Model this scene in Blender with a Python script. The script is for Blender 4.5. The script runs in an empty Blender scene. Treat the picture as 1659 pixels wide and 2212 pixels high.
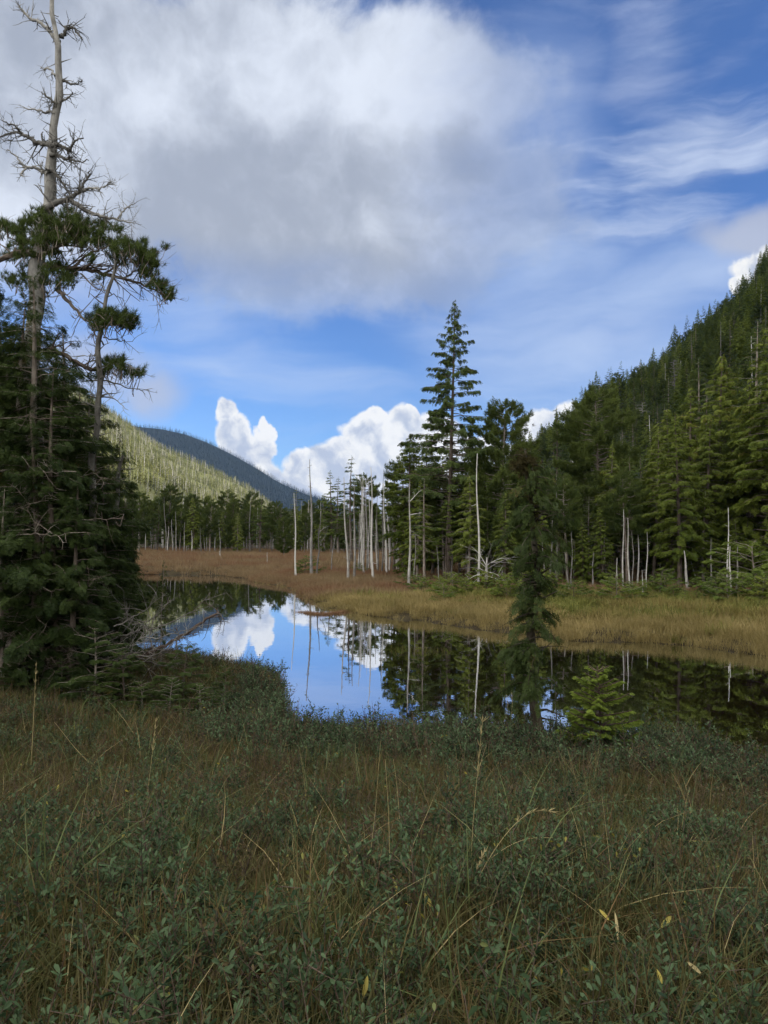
import bpy, math, random
import numpy as np
from mathutils import Vector, Matrix

# ------------------------------------------------------------------ camera, sky, sun, exposure
SC = bpy.context.scene
COL = SC.collection
F = 1661.0                      # focal length in photograph units (frame 1659 x 2212)
PITCH = math.radians(1.86); ROLL = math.radians(0.6)
CAMZ = 3.0
_f = np.array([0, math.cos(PITCH), math.sin(PITCH)])
_r0 = np.array([1.0, 0, 0]); _u0 = np.array([0, -math.sin(PITCH), math.cos(PITCH)])
_R = math.cos(ROLL) * _r0 + math.sin(ROLL) * _u0
_U = math.cos(ROLL) * _u0 - math.sin(ROLL) * _r0
cam_d = bpy.data.cameras.new('camera'); cam = bpy.data.objects.new('camera', cam_d); COL.objects.link(cam)
cam_d.sensor_fit = 'VERTICAL'; cam_d.sensor_height = 24.0; cam_d.lens = 24.0 * F / 2212.0
cam_d.clip_start = 0.05; cam_d.clip_end = 20000
m = Matrix(((_R[0], _U[0], -_f[0], 0), (_R[1], _U[1], -_f[1], 0), (_R[2], _U[2], -_f[2], CAMZ), (0, 0, 0, 1)))
cam.matrix_world = m
SC.camera = cam

def ray(X, Y):
    d = _f + (X - 829.5) / F * _R + (1106 - Y) / F * _U
    return d
def P(X, Y, z=0.0):
    d = ray(X, Y); t = (z - CAMZ) / d[2]
    return np.array([d[0] * t, d[1] * t, z])
def PD(X, Y, dist):
    d = ray(X, Y); t = dist / d[1]
    return np.array([d[0] * t, dist, CAMZ + d[2] * t])

SUN_EL = math.radians(22); SUN_AZ = math.radians(112)      # azimuth clockwise from +Y (straight ahead)
sd = np.array([math.sin(SUN_AZ) * math.cos(SUN_EL), math.cos(SUN_AZ) * math.cos(SUN_EL), math.sin(SUN_EL)])
sun_d = bpy.data.lights.new('sun', 'SUN'); sun = bpy.data.objects.new('sun', sun_d); COL.objects.link(sun)
sun_d.energy = 5.0; sun_d.angle = math.radians(0.5); sun_d.color = (1.0, 0.93, 0.80)
sun.rotation_euler = Vector(tuple(sd)).to_track_quat('Z', 'Y').to_euler()

SC.view_settings.view_transform = 'Standard'; SC.view_settings.look = 'None'
SC.view_settings.exposure = 0.0; SC.view_settings.gamma = 1.0
SC.render.engine = 'CYCLES'
cy = SC.cycles
cy.max_bounces = 4; cy.diffuse_bounces = 2; cy.glossy_bounces = 2; cy.transmission_bounces = 2; cy.transparent_max_bounces = 4
cy.volume_bounces = 0
cy.caustics_reflective = False; cy.caustics_refractive = False
cy.use_adaptive_sampling = True; cy.adaptive_threshold = 0.012
cy.use_denoising = True
try: cy.denoiser = 'OPENIMAGEDENOISE'; cy.denoising_prefilter = 'ACCURATE'
except Exception: pass

# ---- node expression helper
class NX:
    def __init__(s, nt, sock): s.nt = nt; s.s = sock
    def _m(s, op, *a, clamp=False):
        n = s.nt.nodes.new('ShaderNodeMath'); n.operation = op; n.use_clamp = clamp
        for i, v in enumerate((s,) + a):
            if isinstance(v, NX): s.nt.links.new(v.s, n.inputs[i])
            else: n.inputs[i].default_value = v
        return NX(s.nt, n.outputs[0])
    def __add__(s, o): return s._m('ADD', o)
    def __radd__(s, o): return s._m('ADD', o)
    def __sub__(s, o): return s._m('SUBTRACT', o)
    def __rsub__(s, o): return (s * -1.0)._m('ADD', o)
    def __mul__(s, o): return s._m('MULTIPLY', o)
    def __rmul__(s, o): return s._m('MULTIPLY', o)
    def max(s, o): return s._m('MAXIMUM', o)
    def min(s, o): return s._m('MINIMUM', o)
    def clamp(s): return s._m('ADD', 0.0, clamp=True)
    def pow(s, o): return s._m('POWER', o)
def smooth(x, lo, hi, a=0.0, b=1.0):
    n = x.nt.nodes.new('ShaderNodeMapRange'); n.interpolation_type = 'SMOOTHSTEP'
    x.nt.links.new(x.s, n.inputs[0])
    for i, v in enumerate((lo, hi, a, b)): n.inputs[i + 1].default_value = v
    return NX(x.nt, n.outputs[0])
def mapping(nt, vec, loc=(0, 0, 0), rot=(0, 0, 0), scale=(1, 1, 1)):
    n = nt.nodes.new('ShaderNodeMapping'); nt.links.new(vec, n.inputs[0])
    n.inputs[1].default_value = loc; n.inputs[2].default_value = rot; n.inputs[3].default_value = scale
    return n.outputs[0]
def noise(nt, vec, scale, detail=5, rough=0.55, dist=0.0, lac=2.0):
    n = nt.nodes.new('ShaderNodeTexNoise'); nt.links.new(vec, n.inputs['Vector'])
    n.inputs['Scale'].default_value = scale; n.inputs['Detail'].default_value = detail
    n.inputs['Roughness'].default_value = rough; n.inputs['Distortion'].default_value = dist
    n.inputs['Lacunarity'].default_value = lac
    return n
def mixc(nt, fac, a, b):
    n = nt.nodes.new('ShaderNodeMix'); n.data_type = 'RGBA'
    for sock, v in ((n.inputs[0], fac), (n.inputs[6], a), (n.inputs[7], b)):
        if isinstance(v, NX): nt.links.new(v.s, sock)
        elif isinstance(v, bpy.types.NodeSocket): nt.links.new(v, sock)
        elif isinstance(v, (tuple, list)): sock.default_value = tuple(v) + ((1,) if len(v) == 3 else ())
        else: sock.default_value = v
    return n.outputs[2]

def build_world():
    w = bpy.data.worlds.new('World'); SC.world = w; w.use_nodes = True
    nt = w.node_tree; nt.nodes.clear()
    out = nt.nodes.new('ShaderNodeOutputWorld'); bg = nt.nodes.new('ShaderNodeBackground')
    STR = 0.12
    bg.inputs[1].default_value = STR
    nt.links.new(bg.outputs[0], out.inputs[0])
    sky = nt.nodes.new('ShaderNodeTexSky'); sky.sky_type = 'NISHITA'; sky.sun_disc = False
    sky.sun_elevation = SUN_EL; sky.sun_rotation = SUN_AZ
    sky.altitude = 0; sky.air_density = 1.0; sky.dust_density = 0.3; sky.ozone_density = 1.6
    tc = nt.nodes.new('ShaderNodeTexCoord'); D = tc.outputs['Generated']
    sep = nt.nodes.new('ShaderNodeSeparateXYZ'); nt.links.new(D, sep.inputs[0])
    x, y, z = (NX(nt, sep.outputs[i]) for i in range(3))
    az = x._m('ARCTAN2', y); el = z._m('ARCSINE')
    cmb = nt.nodes.new('ShaderNodeCombineXYZ')
    nt.links.new(az.s, cmb.inputs[0]); nt.links.new(el.s, cmb.inputs[1])
    p0 = cmb.outputs[0]
    def warp(vec, scale, amt, detail=4):
        n = noise(nt, D, scale, detail, 0.55)
        a = nt.nodes.new('ShaderNodeVectorMath'); a.operation = 'SUBTRACT'
        nt.links.new(n.outputs['Color'], a.inputs[0]); a.inputs[1].default_value = (0.5, 0.5, 0.5)
        b = nt.nodes.new('ShaderNodeVectorMath'); b.operation = 'SCALE'; nt.links.new(a.outputs[0], b.inputs[0])
        b.inputs['Scale'].default_value = amt
        c = nt.nodes.new('ShaderNodeVectorMath'); c.operation = 'ADD'
        nt.links.new(vec, c.inputs[0]); nt.links.new(b.outputs[0], c.inputs[1])
        return c.outputs[0]
    def azel(X, Y):
        d = ray(X, Y); d = d / np.linalg.norm(d)
        return math.atan2(d[0], d[1]), math.asin(d[2])
    def blob(vec, X, Y, rx, ry, rot=0):
        a, e = azel(X, Y)
        r1 = abs(azel(X + rx, Y)[0] - azel(X - rx, Y)[0]) / 2; r2 = abs(azel(X, Y + ry)[1] - azel(X, Y - ry)[1]) / 2
        v = vec
        mp = nt.nodes.new('ShaderNodeVectorMath'); mp.operation = 'SUBTRACT'; nt.links.new(v, mp.inputs[0]); mp.inputs[1].default_value = (a, e, 0)
        v = mp.outputs[0]
        if rot: v = mapping(nt, v, rot=(0, 0, math.radians(rot)))
        v2 = nt.nodes.new('ShaderNodeVectorMath'); v2.operation = 'MULTIPLY'; nt.links.new(v, v2.inputs[0])
        v2.inputs[1].default_value = (1 / r1, 1 / r2, 0)
        ln = nt.nodes.new('ShaderNodeVectorMath'); ln.operation = 'LENGTH'; nt.links.new(v2.outputs[0], ln.inputs[0])
        return 1.0 - NX(nt, ln.outputs['Value'])
    def union(bl):
        r = bl[0]
        for b in bl[1:]:
            n = nt.nodes.new('ShaderNodeMath'); n.operation = 'SMOOTH_MAX'
            nt.links.new(r.s, n.inputs[0]); nt.links.new(b.s, n.inputs[1]); n.inputs[2].default_value = 0.15
            r = NX(nt, n.outputs[0])
        return r
    def umax(bl):
        r = bl[0]
        for b in bl[1:]: r = r.max(b)
        return r
    # clear blue: Nishita, a little richer as a phone renders it
    tint = nt.nodes.new('ShaderNodeVectorMath'); tint.operation = 'MULTIPLY'
    nt.links.new(sky.outputs[0], tint.inputs[0]); tint.inputs[1].default_value = (0.60, 0.86, 1.38)
    col = tint.outputs[0]
    K = 1.0 / STR
    def C(r, g, b): return (r * K, g * K, b * K)
    # thin high cirrus, streaked
    wv = warp(warp(p0, 2.2, 0.14, 3), 9, 0.030, 5)
    def streak(rot, sc, ns, loc=0.0, det=8):
        return NX(nt, noise(nt, mapping(nt, wv, loc=(loc, loc, 0), rot=(0, 0, math.radians(rot)), scale=sc), ns, det, 0.55, 0.25).outputs[0])
    s1 = streak(-18, (1.1, 7.0, 1), 4.6, 0.0, 9); s2 = streak(9, (1.0, 4.6, 1), 3.4, 0.7, 6); s3 = streak(-38, (1.2, 4.5, 1), 4.0, 1.9)
    reg1 = umax([blob(wv, 1470, 330, 270, 120, -14), blob(wv, 1640, 300, 160, 80), blob(wv, 1380, 470, 260, 70, 0) * 0.8])
    reg3 = umax([blob(wv, 1400, 110, 130, 150, -35), blob(wv, 1200, 170, 220, 110, -10), blob(wv, 1640, 40, 120, 90) * 0.6, blob(wv, 1230, 330, 120, 150) * 0.7])
    reg2 = umax([blob(wv, 1230, 760, 560, 210, 8), blob(wv, 620, 810, 340, 100, 8), blob(wv, 1150, 560, 300, 120, 0), blob(wv, 1500, 600, 300, 110, 0), blob(wv, 480, 680, 330, 90, 0)])
    c1 = smooth(s1 + smooth(reg1, -0.3, 0.8) * 0.36, 0.56, 1.12)
    c3 = smooth(s3 + smooth(reg3, -0.3, 0.8) * 0.28, 0.50, 1.1)
    c2 = smooth(s2 + smooth(reg2, -0.2, 0.8) * 0.32, 0.46, 1.15)
    veil = smooth(NX(nt, noise(nt, wv, 2.6, 5, 0.55).outputs[0]) * 0.8 + smooth(umax([blob(p0, 1250, 700, 620, 300), blob(p0, 1620, 560, 330, 150), blob(p0, 1150, 250, 260, 330)]), -0.1, 0.9) * 0.5, 0.40, 1.0)
    col = mixc(nt, veil * 0.45, col, C(0.36, 0.49, 0.80))
    col = mixc(nt, (c3 * 0.55).clamp(), col, C(0.55, 0.63, 0.84))
    col = mixc(nt, (c1 * 0.8).clamp(), col, C(0.66, 0.75, 0.93))
    col = mixc(nt, (c2 * 0.66).clamp(), col, C(0.58, 0.70, 0.92))
    # broad grey cloud bank
    wA = warp(warp(p0, 3.5, 0.11, 4), 13, 0.035, 6)
    nA = NX(nt, noise(nt, mapping(nt, D, scale=(1, 1, 1.4)), 5.0, 9, 0.60, 0.2).outputs[0])
    big = union([blob(wA, 60, 230, 640, 520), blob(wA, 460, 330, 580, 450), blob(wA, 800, 400, 430, 310), blob(wA, 860, 210, 340, 220), blob(wA, 980, 440, 260, 230),
                 blob(wA, 0, 560, 420, 200), blob(wA, 640, 580, 540, 150)])
    wF = warp(wA, 22, 0.030, 3)
    nF = NX(nt, noise(nt, wF, 13, 6, 0.60).outputs[0]); nG = (NX(nt, noise(nt, wA, 8, 5, 0.5).outputs[0]) - 0.5)._m('ABSOLUTE')
    dA = big + (nA - 0.5) * 1.25
    mA = smooth(dA + (nF - 0.5) * 0.35, 0.0, 0.34) * smooth(el + (nA - 0.5) * 0.10, azel(830, 730)[1], azel(830, 520)[1], 0.30, 1.0) * smooth(az + (nA - 0.5) * 0.22 + (nF - 0.5) * 0.08, azel(820, 400)[0], azel(1180, 400)[0], 1.0, 0.42)
    nB = NX(nt, noise(nt, mapping(nt, wA, loc=(0.3, 0.1, 0), scale=(1.0, 1.2, 1)), 5.5, 9, 0.58).outputs[0])
    nD = NX(nt, noise(nt, mapping(nt, wA, loc=(1.3, 0.7, 0), scale=(1.2, 1.0, 1)), 2.6, 4, 0.5).outputs[0])
    br = umax([blob(wA, 700, 130, 340, 190), blob(wA, 950, 190, 210, 130) * 0.9, blob(wA, 330, 170, 200, 190) * 0.8, blob(wA, 60, 560, 260, 170) * 0.8, blob(wA, 1010, 500, 160, 130) * 0.7, blob(wA, 200, 330, 140, 170) * 0.5])
    dk = umax([blob(wA, 720, 430, 360, 170), blob(wA, 420, 480, 260, 200), blob(wA, 60, 120, 150, 160) * 0.6, blob(wA, 720, 600, 460, 110)])
    tone = smooth(nB * 1.1 + nD * 0.9 + (nF - 0.5) * 1.15 - nG * 1.3 + 0.11 + smooth(br, -0.4, 0.9) * 0.42 - smooth(dk, -0.4, 0.8) * 0.34, 0.55, 1.75)
    cA = mixc(nt, tone, C(0.39, 0.435, 0.53), C(0.78, 0.84, 0.95))
    col = mixc(nt, mA, col, cA)
    # small grey scraps low on the left, soft cloud on the right
    gy = smooth(umax([blob(wA, 1640, 500, 210, 70), blob(wA, 330, 830, 130, 60) * 0.7, blob(wA, 180, 780, 240, 90) * 0.8]) + (nA - 0.5) * 0.6, 0.0, 0.6)
    col = mixc(nt, gy * 0.8, col, C(0.50, 0.54, 0.66))
    # sunlit cumulus near the horizon
    wC = warp(warp(p0, 9, 0.045, 2), 34, 0.022, 5)
    L = [(700, 1075, 150, 50), (860, 1080, 170, 60), (1010, 1060, 120, 60), (1220, 1010, 140, 70), (490, 900, 30, 36), (510, 945, 46, 50), (545, 985, 52, 46), (583, 935, 15, 20), (575, 965, 26, 34), (560, 1030, 62, 52), (620, 1060, 80, 60), (650, 1000, 48, 38), (700, 1010, 62, 55),
         (745, 985, 46, 42), (790, 950, 60, 52), (815, 920, 36, 30), (830, 1010, 90, 70), (880, 930, 55, 52), (890, 905, 34, 26), (950, 960, 80, 70), (1060, 990, 90, 60), (480, 980, 14, 12),
         (1165, 922, 50, 38), (1222, 905, 50, 44), (1280, 960, 70, 60), (1635, 590, 74, 34), (1600, 620, 44, 24), (1700, 600, 90, 80), (1690, 680, 120, 60)]
    cu = umax([blob(wC, *b) for b in L])
    off = nt.nodes.new('ShaderNodeVectorMath'); off.operation = 'ADD'; nt.links.new(wC, off.inputs[0]); off.inputs[1].default_value = (0.012, 0.014, 0)
    nc1 = NX(nt, noise(nt, mapping(nt, wC, scale=(1, 1, 1)), 26, 4, 0.5).outputs[0]); nc2 = NX(nt, noise(nt, off.outputs[0], 26, 4, 0.5).outputs[0])
    mC = smooth(cu + (nc1 - 0.5) * 0.30, -0.02, 0.20)
    low = smooth(el, 0.03, 0.16)
    sh = smooth((nc1 - nc2) * 2.6 + smooth(cu, 0.6, 0.0) * 0.30 + low * 0.40, -0.15, 0.75)
    cC = mixc(nt, sh, C(0.50, 0.56, 0.69), C(0.95, 0.95, 0.94))
    col = mixc(nt, mC, col, cC)
    # unseen sky overhead and behind: bright cloud added to lift the shaded land
    rear_fill = smooth(z, 0.60, 0.80).max(smooth(y, 0.62, 0.20)) * smooth(z, -0.05, 0.05)
    nr = NX(nt, noise(nt, D, 2.2, 4, 0.6).outputs[0])
    cR = mixc(nt, smooth(nr, 0.35, 0.62), C(1.0, 1.12, 1.3), C(3.6, 3.4, 3.05))
    col = mixc(nt, rear_fill, col, cR)
    nt.links.new(col if isinstance(col, bpy.types.NodeSocket) else col.s, bg.inputs[0])
    w.cycles.sampling_method = 'MANUAL'; w.cycles.sample_map_resolution = 512
build_world()

# ------------------------------------------------------------------ materials
def new_mat(name):
    m = bpy.data.materials.new(name); m.use_nodes = True; nt = m.node_tree; nt.nodes.clear()
    out = nt.nodes.new('ShaderNodeOutputMaterial')
    return m, nt, out
def principled(nt, out, rough=0.8, spec=0.3):
    b = nt.nodes.new('ShaderNodeBsdfPrincipled'); b.inputs['Roughness'].default_value = rough
    b.inputs['Specular IOR Level'].default_value = spec
    nt.links.new(b.outputs[0], out.inputs[0]); return b
def ramp(nt, fac, stops):
    n = nt.nodes.new('ShaderNodeValToRGB'); nt.links.new(fac, n.inputs[0])
    e = n.color_ramp.elements
    while len(e) < len(stops): e.new(0.5)
    for i, (p, c) in enumerate(stops): e[i].position = p; e[i].color = tuple(c) + (1,)
    return n.outputs[0]
def foliage(name, c0, c1, c2=None, c2at=0.93, rand=0.35, trans=0.3, world_patch=0.0, patch_col=None, patch_scale=0.15):
    """leaf material: each leaf's own tone comes from attribute v, each plant's from its random number"""
    m, nt, out = new_mat(name)
    at = nt.nodes.new('ShaderNodeAttribute'); at.attribute_name = 'v'
    oi = nt.nodes.new('ShaderNodeObjectInfo')
    f = NX(nt, at.outputs['Fac']) * (1 - rand) + NX(nt, oi.outputs['Random']) * rand
    stops = [(0.0, c0), (0.85, c1)]
    if c2: stops = [(0.0, c0), (c2at - 0.12, c1), (c2at, c2), ]
    c = ramp(nt, f.s, stops)
    if world_patch:
        n = noise(nt, oi.outputs['Location'], patch_scale, 3, 0.6)
        c = mixc(nt, smooth(NX(nt, n.outputs[0]), 0.42, 0.6) * world_patch, c, patch_col)
    d = nt.nodes.new('ShaderNodeBsdfDiffuse'); t = nt.nodes.new('ShaderNodeBsdfTranslucent')
    g = nt.nodes.new('ShaderNodeBsdfGlossy'); g.inputs['Roughness'].default_value = 0.45
    nt.links.new(c, d.inputs[0]); nt.links.new(c, t.inputs[0])
    mx = nt.nodes.new('ShaderNodeMixShader'); mx.inputs[0].default_value = trans
    nt.links.new(d.outputs[0], mx.inputs[1]); nt.links.new(t.outputs[0], mx.inputs[2])
    m2 = nt.nodes.new('ShaderNodeMixShader'); m2.inputs[0].default_value = 0.010
    nt.links.new(mx.outputs[0], m2.inputs[1]); nt.links.new(g.outputs[0], m2.inputs[2])
    nt.links.new(m2.outputs[0], out.inputs[0])
    return m
def bark(name, c0, c1, c2, zs=0.25, scale=9, bump=0.4, rand=0.25):
    m, nt, out = new_mat(name)
    b = principled(nt, out, 0.85, 0.2)
    tc = nt.nodes.new('ShaderNodeTexCoord'); oi = nt.nodes.new('ShaderNodeObjectInfo')
    v = mapping(nt, tc.outputs['Object'], scale=(1, 1, zs))
    n1 = NX(nt, noise(nt, v, scale, 6, 0.65, 0.4).outputs[0]); n2 = NX(nt, noise(nt, tc.outputs['Object'], 2.3, 4, 0.6).outputs[0])
    f = n1 * 0.65 + n2 * 0.35 + (NX(nt, oi.outputs['Random']) - 0.5) * rand
    nt.links.new(ramp(nt, f.s, [(0.30, c0), (0.5, c1), (0.68, c2)]), b.inputs['Base Color'])
    bp = nt.nodes.new('ShaderNodeBump'); bp.inputs['Strength'].default_value = bump; bp.inputs['Distance'].default_value = 0.03
    nt.links.new(n1.s, bp.inputs['Height']); nt.links.new(bp.outputs[0], b.inputs['Normal'])
    return m
M = {}
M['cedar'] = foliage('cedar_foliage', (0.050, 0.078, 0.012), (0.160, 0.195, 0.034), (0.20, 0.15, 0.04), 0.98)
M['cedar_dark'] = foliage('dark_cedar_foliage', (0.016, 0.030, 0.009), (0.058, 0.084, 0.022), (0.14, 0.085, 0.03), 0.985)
M['spruce'] = foliage('spruce_foliage', (0.036, 0.060, 0.018), (0.095, 0.130, 0.036))
M['hemlock'] = foliage('hemlock_foliage', (0.045, 0.075, 0.014), (0.125, 0.165, 0.032))
M['bright'] = foliage('young_hemlock_foliage', (0.050, 0.086, 0.014), (0.17, 0.225, 0.036))
M['pine'] = foliage('pine_needles', (0.040, 0.062, 0.016), (0.125, 0.160, 0.040))
M['pine_dark'] = foliage('old_pine_needles', (0.022, 0.036, 0.010), (0.070, 0.098, 0.024))
M['farwood'] = foliage('far_conifers', (0.042, 0.062, 0.020), (0.135, 0.160, 0.050), rand=0.7, trans=0.1)
M['scrub'] = foliage('slope_scrub_pines', (0.040, 0.052, 0.020), (0.215, 0.220, 0.080), rand=0.7, trans=0.2)
M['darkwood'] = foliage('shade_darkened_spruce', (0.006, 0.011, 0.013), (0.013, 0.021, 0.021), rand=0.7, trans=0.05)  # dense spruce, its colour darkened further to stand for a cloud shadow
M['sedge'] = foliage('sedge_blades', (0.010, 0.016, 0.004), (0.088, 0.092, 0.030), (0.150, 0.090, 0.040), 0.84, rand=0.4, world_patch=0.5, patch_col=(0.078, 0.055, 0.024), patch_scale=0.9)
M['gale'] = foliage('sweet_gale_leaves', (0.008, 0.022, 0.010), (0.085, 0.132, 0.062), (0.20, 0.17, 0.03), 0.985, rand=0.25)
M['gale_brown'] = foliage('dry_gale_leaves', (0.045, 0.034, 0.016), (0.100, 0.078, 0.034), rand=0.3)
M['meadow'] = foliage('meadow_sedge', (0.11, 0.075, 0.040), (0.26, 0.19, 0.105), rand=0.5, world_patch=0.7, patch_col=(0.17, 0.085, 0.048), patch_scale=0.12)
M['golden'] = foliage('golden_sedge', (0.14, 0.112, 0.042), (0.33, 0.26, 0.11), rand=0.4, world_patch=0.6, patch_col=(0.15, 0.12, 0.045), patch_scale=0.3)
M['greenbank'] = foliage('bank_herbs', (0.07, 0.085, 0.020), (0.19, 0.19, 0.050), rand=0.4, world_patch=0.6, patch_col=(0.18, 0.125, 0.05), patch_scale=0.5)
M['straw'] = foliage('straw', (0.22, 0.18, 0.085), (0.42, 0.35, 0.18), rand=0.3)
M['yellow'] = foliage('yellowed_leaf', (0.19, 0.18, 0.05), (0.40, 0.33, 0.08), rand=0.5)
M['snag'] = bark('weathered_wood', (0.10, 0.095, 0.088), (0.26, 0.25, 0.235), (0.45, 0.44, 0.415), rand=0.45)
M['old'] = bark('old_pine_wood', (0.05, 0.048, 0.044), (0.155, 0.15, 0.14), (0.33, 0.325, 0.31), 0.5, 6)
M['bark'] = bark('conifer_bark', (0.045, 0.035, 0.028), (0.13, 0.105, 0.085), (0.26, 0.23, 0.20))
M['twig'] = bark('dead_twigs', (0.06, 0.055, 0.05), (0.135, 0.125, 0.115), (0.25, 0.24, 0.22))
M['mossbark'] = bark('mossy_bark', (0.012, 0.010, 0.006), (0.032, 0.026, 0.016), (0.10, 0.09, 0.07), 0.4, 6)
M['stem'] = bark('shrub_stems', (0.03, 0.022, 0.018), (0.07, 0.048, 0.038), (0.12, 0.09, 0.07))
M['moss'] = foliage('moss', (0.020, 0.018, 0.007), (0.060, 0.050, 0.018))

def ground_mat():
    m, nt, out = new_mat('peat_soil'); b = principled(nt, out, 0.95, 0.1)
    tc = nt.nodes.new('ShaderNodeTexCoord')
    n1 = noise(nt, tc.outputs['Object'], 1.1, 6, 0.65); n2 = noise(nt, tc.outputs['Object'], 14, 5, 0.7)
    f = NX(nt, n1.outputs[0]) * 0.5 + NX(nt, n2.outputs[0]) * 0.5
    nt.links.new(ramp(nt, f.s, [(0.35, (0.010, 0.008, 0.005)), (0.5, (0.028, 0.021, 0.011)), (0.65, (0.050, 0.042, 0.018))]), b.inputs[0])
    bp = nt.nodes.new('ShaderNodeBump'); bp.inputs['Strength'].default_value = 0.6; bp.inputs['Distance'].default_value = 0.05
    nt.links.new(n2.outputs[0], bp.inputs['Height']); nt.links.new(bp.outputs[0], b.inputs['Normal'])
    return m
M['ground'] = ground_mat()
def slope_mat(name, a, bcol):
    m, nt, out = new_mat(name); b = principled(nt, out, 0.95, 0.1)
    tc = nt.nodes.new('ShaderNodeTexCoord'); n1 = noise(nt, tc.outputs['Object'], 0.08, 8, 0.7)
    nt.links.new(ramp(nt, n1.outputs[0], [(0.35, a), (0.65, bcol)]), b.inputs[0]); return m
M['hillfloor'] = slope_mat('hill_floor', (0.012, 0.018, 0.008), (0.03, 0.036, 0.015))
M['scrubfloor'] = slope_mat('slope_scrub_floor', (0.07, 0.08, 0.03), (0.15, 0.15, 0.06))
M['darkfloor'] = slope_mat('mountain_floor', (0.007, 0.011, 0.011), (0.012, 0.017, 0.016))  # mountain floor darkened with its forest, for the same cloud shadow
def water_mat():
    m, nt, out = new_mat('pond_water')
    d = nt.nodes.new('ShaderNodeBsdfDiffuse'); d.inputs[0].default_value = (0.012, 0.008, 0.004, 1)
    g = nt.nodes.new('ShaderNodeBsdfGlossy'); g.inputs['Roughness'].default_value = 0.012; g.inputs[0].default_value = (0.92, 0.95, 1.0, 1)
    lw = nt.nodes.new('ShaderNodeLayerWeight'); lw.inputs[0].default_value = 0.5
    f = smooth(NX(nt, lw.outputs['Facing']), 0.2, 0.96, 0.05, 0.90)
    mx = nt.nodes.new('ShaderNodeMixShader'); nt.links.new(f.s, mx.inputs[0])
    nt.links.new(d.outputs[0], mx.inputs[1]); nt.links.new(g.outputs[0], mx.inputs[2]); nt.links.new(mx.outputs[0], out.inputs[0])
    tc = nt.nodes.new('ShaderNodeTexCoord')
    n = noise(nt, tc.outputs['Object'], 1.6, 3, 0.5)
    bp = nt.nodes.new('ShaderNodeBump'); bp.inputs['Strength'].default_value = 0.05; bp.inputs['Distance'].default_value = 0.02
    nt.links.new(n.outputs[0], bp.inputs['Height'])
    nt.links.new(bp.outputs[0], g.inputs['Normal'])
    return m
M['water'] = water_mat()

# ------------------------------------------------------------------ mesh helpers (numpy)
class Geo:
    """collects vertices, tris/quads and a per-vertex tone"""
    def __init__(s): s.v = []; s.f3 = []; s.f4 = []; s.t = []; s.n = 0
    def add(s, v, f, tone=0.5):
        v = np.asarray(v, np.float32).reshape(-1, 3); f = np.asarray(f, np.int64)
        (s.f3 if f.shape[1] == 3 else s.f4).append(f + s.n)
        s.v.append(v); s.n += len(v)
        s.t.append(np.broadcast_to(np.asarray(tone, np.float32), (len(v),)).copy())
    def stamp(s, tv, tf, tt, pos, mats, tone):
        """tv (k,3) template; pos (N,3); mats (N,3,3) columns = axes; tone (N,)"""
        N = len(pos)
        if not N: return
        v = np.einsum('nij,kj->nki', mats, tv) + pos[:, None, :]
        k = len(tv)
        f = (tf[None] + (np.arange(N) * k)[:, None, None]).reshape(-1, tf.shape[1])
        s.add(v.reshape(-1, 3), f, np.clip((tone[:, None] + tt[None]).reshape(-1), 0, 1))
    def mesh(s, name, smooth_=False):
        me = bpy.data.meshes.new(name)
        if not s.v: return me
        v = np.concatenate(s.v); me.vertices.add(len(v)); me.vertices.foreach_set('co', v.ravel())
        loops = []; sizes = []
        if s.f3: a = np.concatenate(s.f3); loops.append(a.ravel()); sizes.append(np.full(len(a), 3))
        if s.f4: a = np.concatenate(s.f4); loops.append(a.ravel()); sizes.append(np.full(len(a), 4))
        loops = np.concatenate(loops).astype(np.int32); sizes = np.concatenate(sizes)
        st = np.concatenate([[0], np.cumsum(sizes)[:-1]]).astype(np.int32)
        me.loops.add(len(loops)); me.loops.foreach_set('vertex_index', loops)
        me.polygons.add(len(st)); me.polygons.foreach_set('loop_start', st)
        if smooth_: me.polygons.foreach_set('use_smooth', np.ones(len(st), bool))
        at = me.attributes.new('v', 'FLOAT', 'POINT'); at.data.foreach_set('value', np.concatenate(s.t))
        me.update(calc_edges=True)
        return me

def tube(g, path, rad, k=5, tone=0.5, cap=True):
    path = np.asarray(path, float); rad = np.asarray(rad, float); n = len(path)
    T = np.gradient(path, axis=0); T /= np.linalg.norm(T, axis=1)[:, None] + 1e-9
    ref = np.array([0, 0, 1.0]) if abs(T[0, 2]) < 0.8 else np.array([1.0, 0, 0])
    A = np.cross(T, ref); A /= np.linalg.norm(A, axis=1)[:, None] + 1e-9
    B = np.cross(T, A)
    th = np.arange(k) * 2 * math.pi / k
    ring = A[:, None] * np.cos(th)[None, :, None] + B[:, None] * np.sin(th)[None, :, None]
    v = path[:, None] + ring * rad[:, None, None]
    v = np.concatenate([v.reshape(-1, 3), path[-1:] + T[-1:] * rad[-1]])
    i = np.arange(n - 1)[:, None] * k; j = np.arange(k)[None]; j2 = (j + 1) % k
    f = np.stack([i + j, i + j2, i + k + j2, i + k + j], -1).reshape(-1, 4)
    base = g.n
    g.add(v, f, tone)
    tip = n * k
    g.f3.append(np.stack([(n - 1) * k + np.arange(k), (n - 1) * k + (np.arange(k) + 1) % k, np.full(k, tip)], -1) + base)

def resample(pts, n):
    pts = np.asarray(pts, float); d = np.r_[0, np.cumsum(np.linalg.norm(np.diff(pts, axis=0), axis=1))]
    if d[-1] == 0: d[-1] = 1e-6
    t = np.linspace(0, d[-1], n)
    # Catmull-like smoothing through cubic-ish interpolation
    out = np.stack([np.interp(t, d, pts[:, i]) for i in range(pts.shape[1])], 1)
    for _ in range(2):
        out[1:-1] = out[1:-1] * 0.5 + (out[:-2] + out[2:]) * 0.25
    return out

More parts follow.
